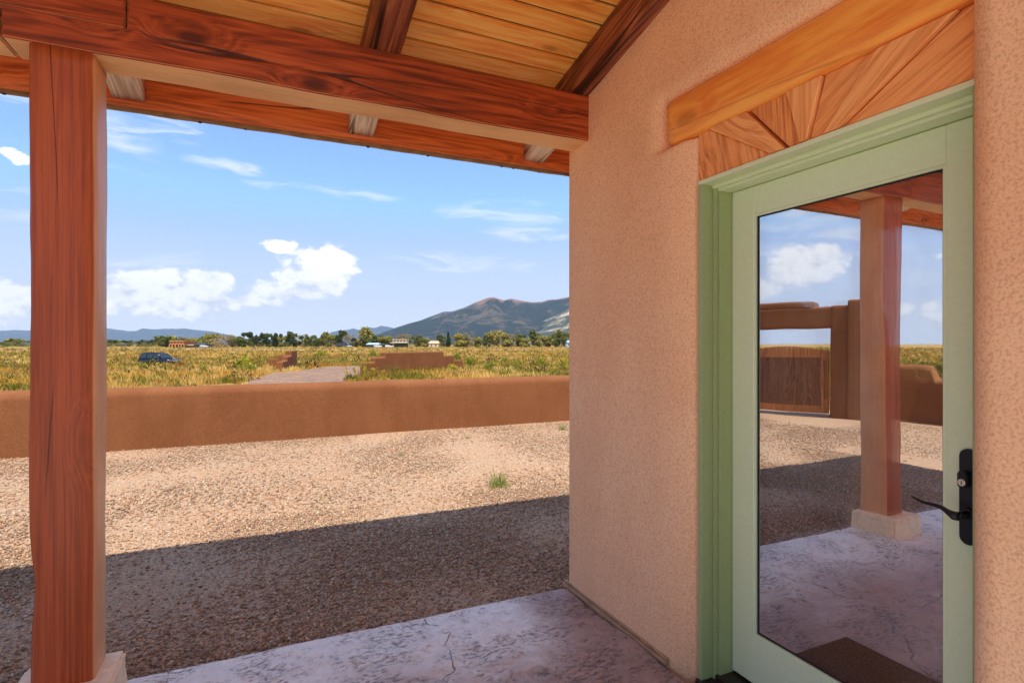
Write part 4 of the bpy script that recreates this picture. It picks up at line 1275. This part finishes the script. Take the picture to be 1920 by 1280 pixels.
# round shrubs made of many little twig fans
def bush_arrays(P, s, cols, n_leaf, seed, flat_=.8, lw=.11):
    r = np.random.default_rng(seed)
    n = len(P); N = n * n_leaf
    R = np.repeat(P, n_leaf, 0); Sz = np.repeat(s, n_leaf)
    d = r.normal(0, 1, (N, 3)); d[:, 2] = np.abs(d[:, 2]); d /= np.linalg.norm(d, axis=1)[:, None]
    rad = r.uniform(.55, 1.0, N)
    lob = 1 + .18 * np.sin(np.arctan2(d[:, 1], d[:, 0]) * 3 + np.repeat(r.uniform(0, 6, n), n_leaf))
    c = R + d * (Sz * rad * lob)[:, None] * np.array([1, 1, flat_ * 1.15])
    ax = d + r.normal(0, .45, (N, 3)); ax /= np.linalg.norm(ax, axis=1)[:, None]
    L = (Sz * lw * 1.9 * r.uniform(.6, 1.4, N))[:, None]
    sd_ = np.cross(ax, r.normal(0, 1, (N, 3))); sd_ /= np.linalg.norm(sd_, axis=1)[:, None]
    Wd = (Sz * lw * .55 * r.uniform(.6, 1.4, N))[:, None]
    V = np.stack([c - ax * L * .6 - sd_ * Wd * .3, c + sd_ * Wd, c + ax * L, c - sd_ * Wd], 1)
    F = np.array([(0, 1, 2), (0, 2, 3)])[None] + (np.arange(N) * 4)[:, None, None]
    shade = .78 + .34 * r.random(N)
    C = np.repeat(cols, n_leaf, 0) * shade[:, None]
    return V.reshape(-1, 3), F.reshape(-1, 3), np.repeat(C, 2, 0)
sh_ = []
for (n, r0, r1, a0, a1, s0, nl, sd) in ((260, 14, 34, -70, 34, .36, 110, 1), (1500, 30, 75, -66, 33, .50, 46, 2), (5200, 65, 200, -66, 33, .72, 20, 3), (2600, 190, 370, -66, 33, 1.1, 16, 4)):
    P = sector(n, r0, r1, a0, a1, 140 + sd); P = P[~inside(P, dpoly)]
    z = ground_z_np(P[:, 0], P[:, 1]) + (.22 * nz(P, .03) if sd > 2 else 0)
    r = np.random.default_rng(190 + sd)
    pal = np.array([(.20, .20, .03), (.085, .095, .025), (.34, .29, .035), (.11, .075, .04), (.24, .14, .06)])
    C = pal[r.choice(5, len(P), p=[.3, .26, .2, .14, .10])] * r.uniform(.75, 1.15, (len(P), 1))
    s = s0 * r.uniform(.3, 1.0, len(P)) ** 1.0 * np.where(r.random(len(P)) < .12, 1.9, 1.0)
    sh_.append(bush_arrays(np.column_stack([P, z]), s, C, nl, 170 + sd))
tag(emit('low_scrub', sh_, M_GRASS), kind='stuff')

# the shrubs one can pick out
def shrub(px, py, wpx, hpx, col, label, name='rabbitbrush', base=None, z=-.4, n=420, cat='shrub', Y=None):
    if Y is None:
        Y = FPX * (EYE - z) / (py - 645)
        for _ in range(6):
            x, y = at(px, Y); z = ground_z(x, y); Y = FPX * (EYE - z) / (py - 645)
    x, y = at(px, Y); z = ground_z(x, y)
    R = wpx / 2 / FPX * Y; H = hpx / FPX * Y
    v, f, c = bush_arrays(np.zeros((1, 3)), np.array([R]), np.array([col]), n, int(px), H / R, .13)
    root = empty(name, (x, y, z)); tag(root, label, cat)
    link('foliage', mesh_np('foliage', v, f, c), M_GRASS, root)
    bm = bmesh.new()
    for k in range(7):
        a = k * .9 + px; bm_cyl(bm, (0, 0, -.05), (cos(a) * R * .55, sin(a) * R * .55, H * .65), .02, .008, 5)
    from_bm('stem', bm, M_BARK, root)
    return root
YG, MG, DG, OL, RB, BR = (.46, .44, .05), (.30, .32, .05), (.12, .17, .04), (.34, .34, .06), (.36, .17, .06), (.20, .13, .08)
for a in [(456, 692, 29, 20, YG, 'large round yellow green rabbitbrush beside the two-winged stepped wall'),
          (470, 698, 34, 10, MG, 'flat green bush spreading at the foot of the round rabbitbrush'),
          (381, 700, 17, 15, OL, 'olive bush with a dark foot standing alone in dry grass before the rabbitbrush'),
          (340, 690, 20, 10, RB, 'rust brown bush in the grass just in front of the parked dark car'),
          (294, 714, 8, 6, BR, 'tiny dark dead bush in the grass close behind the yard wall near the post'),
          (467, 710, 10, 8, DG, 'small dark green spiky bush at the edge of the gravel drive'),
          (560, 691, 15, 10, MG, 'bright green bush at the drive end of the two-winged stepped wall'),
          (882, 686, 22, 14, MG, 'round green bush just past the low end of the long stepped wall'),
          (848, 697, 17, 13, YG, 'yellow green bush growing before the low end of the long stepped wall'),
          (921, 692, 30, 11, OL, 'wide olive yellow bush in dry grass below the mountain peak'),
          (947, 679, 15, 9, OL, 'smaller round olive bush behind the wide one below the mountain peak'),
          (1014, 686, 20, 15, YG, 'bright yellow green bush in dry grass before the rocky foothill'),
          (1060, 684, 14, 12, YG, 'yellow green bush partly cut off by the house corner'),
          (857, 676, 18, 14, MG, 'green bush showing just behind the stepped low end of the long wall'),
          (700, 668, 15, 12, OL, 'olive bush showing behind the high steps of the long wall'),
          (268, 694, 22, 9, OL, 'olive bush in the grass below the back end of the dark car'),
          (601, 668, 20, 9, OL, 'broad olive bush behind the drive between the two stepped walls'),
          (638, 689, 18, 0, OL, '')]:
    if a[5]: shrub(*a)

# ------------------------------------------------------------------ weeds on the yard gravel
def weed(px, py, wpx, hpx, n, col, label):
    Y = FPX * (EYE - GZ) / (py - 645); x, y = at(px, Y)
    R, H = wpx / 2 / FPX * Y, hpx / FPX * Y
    r = np.random.default_rng(int(px))
    root = empty('gravel_weed', (x, y, GZ)); tag(root, label, 'weed')
    P = np.column_stack([r.normal(0, R * .28, n), r.normal(0, R * .28, n), np.zeros(n)])
    n = n * 2; P = np.concatenate([P, P * 1.3])
    v, f, c = blades(P, H * r.uniform(.4, 1.1, n), 4, .3, .016, np.tile(np.array(col), (n, 1)), int(px) + 1, lean=R / H * 1.1)
    v2, f2, c2 = bush_arrays(P + np.array([0, 0, H * .02]), np.full(n, R * .25), np.tile(np.array(col) * 1.1, (n, 1)), 9, int(px) + 2, .9, .16)
    link('leaves', mesh_np('leaves', np.concatenate([v, v2]), np.concatenate([np.column_stack([f]), f2 + len(v)]), np.concatenate([c, c2])), M_GRASS, root)
    bm = bmesh.new()
    for k in range(6):
        a = k * 1.05; bm_cyl(bm, (0, 0, -.01), (cos(a) * R * .6, sin(a) * R * .6, H * (.55 + .07 * k)), .0025, .001, 5)
    from_bm('stem', bm, M_GRASSST, root)
M_GRASSST = flat('weed_stem', (.25, .27, .08), .8)
weed(938, 910, 52, 36, 26, (.30, .36, .10), 'largest feathery green weed growing in the gravel near the roof shadow')
weed(751, 854, 24, 12, 10, (.38, .36, .16), 'flat pale weed in the gravel farthest from the house corner')
weed(876, 822, 18, 14, 9, (.36, .34, .15), 'small dry weed in the gravel below the middle of the yard wall')
weed(1009, 818, 16, 9, 8, (.36, .35, .15), 'tiny low weed in the gravel a little out from the house corner')
weed(1057, 806, 22, 20, 12, (.34, .35, .12), 'upright weed in the gravel right against the house corner edge')
weed(936, 855, 12, 8, 5, (.38, .35, .18), 'sparse seedling in the gravel straight behind the largest weed')

# ------------------------------------------------------------------ trees along the far side of the plain
def crown_np(kind, seed):
    r = np.random.default_rng(seed)
    lobes = []
    if kind == 'conifer':
        for k in range(9): lobes.append((r.normal(0, .03), r.normal(0, .03), .12 + .095 * k, .17 * (1 - k / 10.5), .14))
    elif kind == 'tall':
        for k in range(13):
            z = .12 + .8 * r.random(); w = .24 * (1 - abs(z - .55) * .9)
            lobes.append((r.normal(0, .12), r.normal(0, .12), z, w * r.uniform(.6, 1.1), .15))
    else:
        for k in range(15):
            z = .12 + .76 * r.random(); w = .30 * (1 - abs(z - .5) * .7)
            lobes.append((r.normal(0, .24), r.normal(0, .24), z, w * r.uniform(.5, 1.1), .16))
    Ps = []
    nper = {'conifer': 90, 'tall': 95, 'round': 95, 'bare': 60}[kind]
    for (x, y, z, w, h) in lobes:
        d = r.normal(0, 1, (nper, 3)); d /= np.linalg.norm(d, axis=1)[:, None]
        Ps.append(np.array((x, y, z)) + d * np.array((w, w, h)) * (r.random((nper, 1)) ** .4))
    P = np.concatenate(Ps); n = len(P)
    s = {'conifer': .042, 'tall': .050, 'round': .055, 'bare': .032}[kind]
    ax = r.normal(0, 1, (n, 3)); ax /= np.linalg.norm(ax, axis=1)[:, None]
    b = np.cross(ax, r.normal(0, 1, (n, 3))); b /= np.linalg.norm(b, axis=1)[:, None]
    L = (s * r.uniform(.6, 1.5, n))[:, None]
    V = np.stack([P - ax * L, P + b * L * .7, P + ax * L, P - b * L * .7], 1)
    F = np.array([(0, 1, 2), (0, 2, 3)])[None] + (np.arange(n) * 4)[:, None, None]
    C = np.ones((n, 3)) * r.uniform(.65, 1.25, (n, 1)) * np.array([1, 1, 1])
    yel = r.random(n) < .15
    C[yel] *= np.array((1.5, 1.15, .8))
    return V.reshape(-1, 3), F.reshape(-1, 3), np.repeat(C, 2, 0)
KCOL = dict(d=((.050, .085, .020), (.085, .115, .030)), g=((.13, .17, .035), (.20, .22, .05)), y=((.27, .27, .055), (.36, .32, .08)),
            b=((.26, .23, .13), (.36, .31, .19)), c=((.030, .060, .018), (.05, .08, .02)))
KMAT = {}
for k, (lo_, hi_) in KCOL.items():
    m, t = newmat({'d': 'dark_green_leaves', 'g': 'green_leaves', 'y': 'yellow_green_leaves', 'b': 'thin_greyish_leaves', 'c': 'conifer_needles'}[k])
    c = t.n('ShaderNodeAttribute', attribute_name='tint').outputs['Color']
    c = t.mix(1.0, c, t.mix(t.n('ShaderNodeObjectInfo').outputs['Random'], lo_, hi_), 'MULTIPLY')
    d = t.n('ShaderNodeBsdfDiffuse', {'Color': c}).outputs[0]; tr = t.n('ShaderNodeBsdfTranslucent', {'Color': c}).outputs[0]
    t.out(t.n('ShaderNodeMixShader', {0: .3, 1: d, 2: tr}).outputs[0]); KMAT[k] = m
crowns = {}
for k, kinds in dict(d=('round', 'tall'), g=('round', 'tall', 'round'), y=('round', 'tall', 'round'), b=('bare', 'bare'), c=('conifer',)).items():
    crowns[k] = []
    for i, kd in enumerate(kinds):
        me = mesh_np('crown', *crown_np(kd, 300 + i * 7 + ord(k))); me.materials.append(KMAT[k]); crowns[k].append(me)
def trunk_mesh(mat, seed, limbs):
    r = random.Random(seed); bm = bmesh.new()
    bm_cyl(bm, (0, 0, -.03), (.01, 0, .32), .034, .022, 7); bm_cyl(bm, (.01, 0, .32), (.0, .02, .7), .022, .009, 6)
    for k in range(limbs):
        a = r.uniform(0, 6.28); z = r.uniform(.18, .5); l = r.uniform(.2, .38)
        bm_cyl(bm, (.005, 0, z), (cos(a) * l * .75, sin(a) * l * .75, z + l), .013, .003, 5)
    me = bpy.data.meshes.new('trunk'); bm.to_mesh(me); bm.free(); me.materials.append(mat); return me
trunk_a = trunk_mesh(M_BARK, 1, 6); trunk_b = trunk_mesh(M_BARE, 2, 14)
TREES = [(8, 641, 22, 'd'), (33, 635, 30, 'y'), (205, 637, 20, 'd'), (221, 635, 22, 'y'), (242, 638, 14, 'd'), (263, 639, 18, 'd'), (278, 637, 16, 'd'), (296, 634, 22, 'g'), (311, 630, 24, 'g'), (322, 627, 32, 'y'),
         (343, 631, 18, 'b'), (358, 633, 20, 'y'), (372, 629, 26, 'g'), (386, 632, 14, 'b'), (398, 625, 20, 'y'), (411, 629, 18, 'b'), (424, 627, 24, 'b'), (436, 630, 18, 'g'), (450, 629, 18, 'g'),
         (471, 624, 22, 'd'), (483, 628, 12, 'd'), (491, 630, 12, 'b'), (500, 624.5, 20, 'd'), (516, 626, 17, 'd'), (528, 627, 15, 'y'), (540, 623, 16, 'd'), (550, 624, 20, 'd'), (566, 627, 15, 'b'), (577, 628, 13, 'g'), (585, 629, 15, 'g'), (595, 634, 8, 'c'),
         (607, 624, 24, 'g'), (621, 627, 18, 'y'), (637, 621, 18, 'd'), (649, 624, 18, 'b'), (663, 627, 15, 'b'), (671, 633, 14, 'd'), (686, 615, 28, 'y'), (705, 629, 20, 'g'), (723, 627, 24, 'y'),
         (755, 625, 24, 'b'), (782, 629, 14, 'g'), (797, 631, 18, 'y'), (827, 628, 18, 'g'), (841, 623, 13, 'c'), (858, 622, 24, 'y'), (873, 630, 16, 'g'), (882, 621, 16, 'b'), (897, 629, 16, 'y'), (911, 629, 14, 'g'), (927, 620, 22, 'y'),
         (946, 621, 22, 'y'), (957, 625, 14, 'b'), (972, 627, 18, 'g'), (987, 631, 16, 'y'), (1002, 620.5, 22, 'g'), (1016, 629, 16, 'y'), (1028, 625, 14, 'y'), (1044, 620, 20, 'g'), (1058, 624, 14, 'g'), (1075, 622, 20, 'y')]
LM = [(127, 'the porch post'), (332, 'the brown two-storey house'), (374, 'the dark low barn'), (530, 'the two-winged stepped wall'), (640, 'the long black trailer'), (748, 'the cream farmhouse'), (813, 'the tan farmhouse'), (925, 'the mountain peak'), (1066, 'the house corner')]
ORD = ['first', 'second', 'third', 'fourth', 'fifth', 'sixth', 'seventh', 'eighth', 'ninth', 'tenth']
KDESC = dict(d='dark green bushy tree', g='mid green leafy tree', y='yellow green cottonwood', b='thin greyish half-bare tree', c='narrow dark conifer')
used = set()
for i, (px, top, w, k) in enumerate(TREES):
    rr = random.Random(i * 13 + 5)
    Y = 372 + rr.uniform(-14, 26)
    if px < 300: Y = 460 + rr.uniform(-20, 20)
    x, y = at(px, Y); z = ground_z(x, y)
    topz = EYE + (645 - top) / FPX * Y
    H = (topz - z) * 1.02; Wm = w / FPX * Y
    best = min(LM, key=lambda l: abs(l[0] - px))
    side = 'left' if px < best[0] else 'right'
    idx = len([q for q in TREES if min(best[0], px) < q[0] < max(best[0], px)])
    size = 'tall' if top < 624 else ('small' if top > 631 else 'middling')
    lab = f"{size} {KDESC[k]}, {ORD[min(9, idx)]} to the {side} of {best[1]}"
    root = empty('conifer_tree' if k == 'c' else 'cottonwood_tree', (x, y, z), rr.uniform(0, 6.28))
    tag(root, lab, 'tree', 'trees in the far row across the plain')
    cm = crowns[k][i % len(crowns[k])]
    cr_ = link('crown', cm, None, root); tk = link('trunk', trunk_b if k == 'b' else trunk_a, None, root)
    sx = Wm / .70 if k not in 'c' else Wm / .42
    if k in 'dgy' and i % len(crowns[k]) == 1: sx = Wm / .62
    cr_.scale = (sx, sx, H / 1.0); tk.scale = (H * .6, H * .6, H)
# dense brush at the feet of the trees
P = np.array([at(px, Y) for px, Y in zip(rng.uniform(-400, 1400, 1500), rng.uniform(372, 425, 1500))])
z = ground_z_np(P[:, 0], P[:, 1])
pal = np.array([(.10, .13, .03), (.17, .19, .04), (.26, .25, .06), (.24, .20, .11)])
v, f, c = bush_arrays(np.column_stack([P, z]), rng.uniform(1.2, 3.2, len(P)), pal[rng.choice(4, len(P))], 34, 77, 1.3)
tag(link('far_brush', mesh_np('far_brush', v, f, c), M_GRASS), kind='stuff')

# ------------------------------------------------------------------ far buildings
def site(px, Y, face=True):
    x, y = at(px, Y); return x, y, ground_z(x, y), -atan2(FX, FY)
def lbox(name, x0, x1, y0, y1, z0, z1, mat, parent, bev=0.0):
    return box(name, x0, x1, y0, y1, z0, z1, mat, parent, bev)
M_WIN = flat('dark_window_glass', (.03, .035, .04), .15)
# brown two-storey house with a columned ground floor
Y = 330; x, y, z, rzz = site(332, Y); k = Y / FPX
h1 = empty('brown_house', (x, y, z), rzz); tag(h1, 'distant red brown two-storey house with a row of orange columns', 'house')
lbox('wall', -13.5 * k, 12.5 * k, 3, 12, 0, 12.0 * k, M_BROWNW, h1)
lbox('upper_storey', -13.5 * k, 12.5 * k, 0, 3, 6.2 * k, 10.8 * k, M_BROWNW, h1)
lbox('roof_band', -14.5 * k, 14.5 * k, -.4, 12.4, 10.9 * k, 12.2 * k, M_BROWNL, h1)
lbox('floor_band', -14.5 * k, 14.5 * k, -.4, 3, 5.4 * k, 6.2 * k, M_BROWNL, h1)
for q in (-14, -9, -3, 3, 8, 13.5): lbox('column', (q - .8) * k, (q + .8) * k, -.3, .3, 0, 5.4 * k, M_BROWNL, h1)
for q in (-10, -4, 2, 8): lbox('window', (q - 1.2) * k, (q + 1.2) * k, -.06, .0, 7.3 * k, 9.4 * k, M_WIN, h1)
for q in (-6, 0, 6): lbox('doorway', (q - 1.5) * k, (q + 1.5) * k, 2.9, 3.0, 0, 4.2 * k, M_WIN, h1)
# low dark barns and car beside it
def gable(name, x0, x1, y0, y1, z0, z1, mat, parent):
    bm = bmesh.new(); ym = (y0 + y1) / 2
    vs_ = [bm.verts.new(c) for c in ((x0, y0, z0), (x1, y0, z0), (x1, y1, z0), (x0, y1, z0), (x0 + .8, ym, z1), (x1 - .8, ym, z1))]
    for f in ((0, 1, 5, 4), (2, 3, 4, 5), (1, 2, 5), (3, 0, 4), (3, 2, 1, 0)): bm.faces.new([vs_[i] for i in f])
    return from_bm(name, bm, mat, parent)
def barn(px, wpx, hpx, mat, roofm, label, name='barn', Y=330, wins=2, cat='building'):
    x, y, z, r_ = site(px, Y); k = Y / FPX
    o = empty(name, (x, y, z), r_); tag(o, label, cat)
    hw = wpx / 2 * k; H = (EYE - z) + hpx * k      # hpx: roof top above the horizon line
    lbox('wall', -hw, hw, 0, 7, 0, H * .62, mat, o)
    gable('roof', -hw - .4, hw + .4, -.5, 7.5, H * .62 + .01, H, roofm, o)
    for q in range(wins):
        xx = -hw + (q + .7) * 2 * hw / (wins + .4)
        lbox('window', xx - hw * .12, xx + hw * .12, -.05, 0, H * .22, H * .45, M_WIN, o)
    return o
barn(356, 15, -.5, M_SHED, M_DRIP, 'long low dark shed next to the brown two-storey house')
barn(373, 19, 2.0, M_SHED, M_SHED, 'larger dark low barn with dark roof just past the low shed')
barn(698, 22, 2.5, M_SHED, M_BLUESH, 'dark barn with pale blue roof standing near the tall cottonwood')
barn(813, 18, 6.0, M_CREAM, M_TANW, 'small tan farmhouse half hidden behind trees before the mountain', 'farmhouse', Y=365, cat='house')
barn(1038, 10, 9.0, M_TANW, M_TANW, 'small tan building peeping between trees near the house corner', 'outbuilding', Y=380, wins=1)
barn(1066, 14, 8.0, M_BLUESH, M_BLUESH, 'pale blue grey metal shed cut off by the house corner', 'metal_shed', Y=360, wins=1)
# cream farmhouse: two stages with a dark veranda
Y = 350; x, y, z, rzz = site(748, Y); k = Y / FPX
h2 = empty('farmhouse', (x, y, z), rzz); tag(h2, 'distant cream two-storey farmhouse with dark veranda among the cottonwoods', 'house')
zb = EYE - z
lbox('wall', -13 * k, 13 * k, 2, 10, 0, zb + 8.2 * k, M_CREAM, h2)
lbox('roof', -14 * k, 14 * k, 1.4, 10.6, zb + 8.2 * k + .01, zb + 9.2 * k, M_CREAM, h2)
lbox('veranda_roof', -17 * k, 17 * k, -1, 2, zb + 2.2 * k, zb + 3.4 * k, M_CREAM, h2)
lbox('veranda', -10 * k, 16 * k, 1.7, 1.98, 0, zb + 1.8 * k, M_SHED, h2)
for q in (-9, -3, 3, 9): lbox('window', (q - 1.4) * k, (q + 1.4) * k, 1.93, 2.0, zb + 4.6 * k, zb + 7.0 * k, M_WIN, h2)

# vehicles far off
def car(px, Y, L, W_, H, paint, label, name='parked_car', yaw=0.0, big=False, cat='car', z=None, scale=1.0):
    x, y, zz, r_ = site(px, Y)
    if z is not None: zz = z
    o = empty(name, (x, y, zz), r_ + yaw); tag(o, label, cat)
    hl = L / 2
    # profile of lower body and cabin (facing +x)
    low_ = [(-hl, .45), (-hl + .02, .98), (-hl + .12, 1.04), (hl - 1.25, 1.06), (hl - .35, .98), (hl - .05, .86), (hl, .45), (hl - .1, .32), (-hl + .1, .32)]
    cab = [(-hl + .10, 1.03), (-hl + .30, H - .06), (-hl + .5, H), (hl - 2.25, H), (hl - 2.05, H - .04), (hl - 1.30, 1.05)]
    def prism(name, prof, w0, w1, mat, zr, bev=.05):
        bm = bmesh.new()
        rows = []
        for s_ in (-1, 1):
            rows.append([bm.verts.new((px_, s_ * (w0 if pz <= zr else w1), pz)) for px_, pz in prof])
        n = len(prof)
        bm.faces.new(rows[0]); bm.faces.new(rows[1][::-1])
        for i in range(n): bm.faces.new((rows[0][i], rows[1][i], rows[1][(i + 1) % n], rows[0][(i + 1) % n]))
        bmesh.ops.recalc_face_normals(bm, faces=bm.faces)
        bmesh.ops.bevel(bm, geom=list(bm.edges), offset=bev, segments=2, affect='EDGES')
        return from_bm(name, bm, mat, o, smooth=True)
    prism('body', low_, W_ / 2, W_ / 2, paint, 5)
    prism('cabin', cab, W_ / 2 - .04, W_ / 2 - .22, paint, 1.1)
    hz = H - .12
    for s_ in (-1, 1):
        segs = [(-hl + .42, -hl + 1.35), (-hl + 1.47, -hl + 2.4), (-hl + 2.52, hl - 1.75)] if big else [(-hl + .5, -hl + 1.6), (-hl + 1.72, hl - 1.75)]
        for (xa, xb) in segs:
            bm = bmesh.new()
            y0, y1 = s_ * (W_ / 2 - .035), s_ * (W_ / 2 - .20)
            q = [bm.verts.new(c) for c in ((xa, y0, 1.12), (xb + (.2 if xb > hl - 2 else 0), y0, 1.12), (xb - (.25 if xb > hl - 2 else 0), y1, hz), (xa + .05, y1, hz))]
            f = bm.faces.new(q); r = bmesh.ops.extrude_face_region(bm, geom=[f]); bmesh.ops.translate(bm, vec=(0, s_ * .02, 0), verts=[v for v in r['geom'] if isinstance(v, bmesh.types.BMVert)])
            bmesh.ops.recalc_face_normals(bm, faces=bm.faces)
            from_bm('side_window', bm, M_CARG, o)
    bm = bmesh.new()
    q = [bm.verts.new(c) for c in ((hl - 1.29, -W_ / 2 + .1, 1.1), (hl - 1.29, W_ / 2 - .1, 1.1), (hl - 1.98, W_ / 2 - .26, hz + .03), (hl - 1.98, -W_ / 2 + .26, hz + .03))]
    f = bm.faces.new(q); r = bmesh.ops.extrude_face_region(bm, geom=[f]); bmesh.ops.translate(bm, vec=(.03, 0, .02), verts=[v for v in r['geom'] if isinstance(v, bmesh.types.BMVert)])
    bmesh.ops.recalc_face_normals(bm, faces=bm.faces); from_bm('windscreen', bm, M_CARG, o)
    for xx in (-hl + .85, hl - .85):
        for s_ in (-1, 1):
            bm = bmesh.new(); bm_cyl(bm, (xx, s_ * (W_ / 2 - .18), .36), (xx, s_ * (W_ / 2 + .01), .36), .37, .37, 18)
            wo_ = from_bm('wheel', bm, M_TYRE, o, smooth=False)
            bm = bmesh.new(); bm_cyl(bm, (xx, s_ * (W_ / 2 + .005), .36), (xx, s_ * (W_ / 2 + .025), .36), .2, .19, 12)
            rim = from_bm('rim', bm, M_CHROME, wo_)
    for s_ in (-1, 1): lbox('headlight', hl - .06, hl + .02, s_ * W_ / 2 * .72 - .17, s_ * W_ / 2 * .72 + .17, .70, .86, M_CHROME, o, .02)
    if big:
        lbox('grille', hl - .03, hl + .03, -.42, .42, .62, .86, M_CHROME, o, .02)
        for s_ in (-1, 1): lbox('roof_rail', -hl + .7, hl - 2.5, s_ * (W_ / 2 - .32) - .03, s_ * (W_ / 2 - .32) + .03, H + .02, H + .09, M_DARK, o)
        for xx in (-hl + 1.0, hl - 2.8): lbox('roof_rail', xx - .04, xx + .04, -W_ / 2 + .3, W_ / 2 - .3, H + .06, H + .11, M_DARK, o)
    o.scale = (scale,) * 3
    return o
car(299, 70, 5.15, 1.95, 1.78, M_SUV, 'dark navy sport utility vehicle with roof rack parked low in the tall grass', 'parked_suv', yaw=radians(-14), big=True, z=-1.40, scale=.95)
car(383, 318, 4.8, 1.8, 1.6, M_WHITE, 'tiny white car parked before the larger dark barn')
car(652, 345, 5.2, 1.9, 2.0, M_BLUESH, 'tiny pale vehicle parked at the end of the long black trailer')
car(709, 320, 4.8, 1.8, 1.6, M_WHITE, 'tiny white car parked close by the blue roofed barn')
car(719, 322, 5.0, 1.9, 1.8, M_SUV, 'tiny dark car between the two white cars before the cottonwoods', yaw=2.6)
car(730, 318, 4.8, 1.8, 1.6, M_WHITE, 'tiny white car parked next to the cream farmhouse', yaw=.4)
x, y, z, rzz = site(639, 340); tr = empty('trailer', (x, y, z), rzz); tag(tr, 'long black box trailer parked at the foot of the trees', 'trailer')
lbox('body', -3.0, 3.0, 0, 2.4, .8, 2.6, M_SHED, tr, .05)
for q in (-1.2, -.3):
    bm = bmesh.new(); bm_cyl(bm, (q, -.05, .4), (q, .2, .4), .4, .4, 14); from_bm('wheel', bm, M_TYRE, tr)
lbox('drawbar', 3.0, 4.2, 1.0, 1.3, .6, .75, M_DARK, tr)

# ------------------------------------------------------------------ air over the plain
hb = bpy.data.materials.new('thin_air_haze'); hb.use_nodes = True
t = NT(hb.node_tree)
vol = t.n('ShaderNodeVolumePrincipled', {'Color': (.62, .78, 1.0, 1), 'Density': 0.000055, 'Anisotropy': 0.0})
t.out(None, vol.outputs[0])
HAZE = True
if HAZE:
    bm = bmesh.new(); bm_box(bm, -12500, 12500, -12500, 12500, -9, 1100)
    tag(from_bm('haze', bm, hb), kind='stuff')
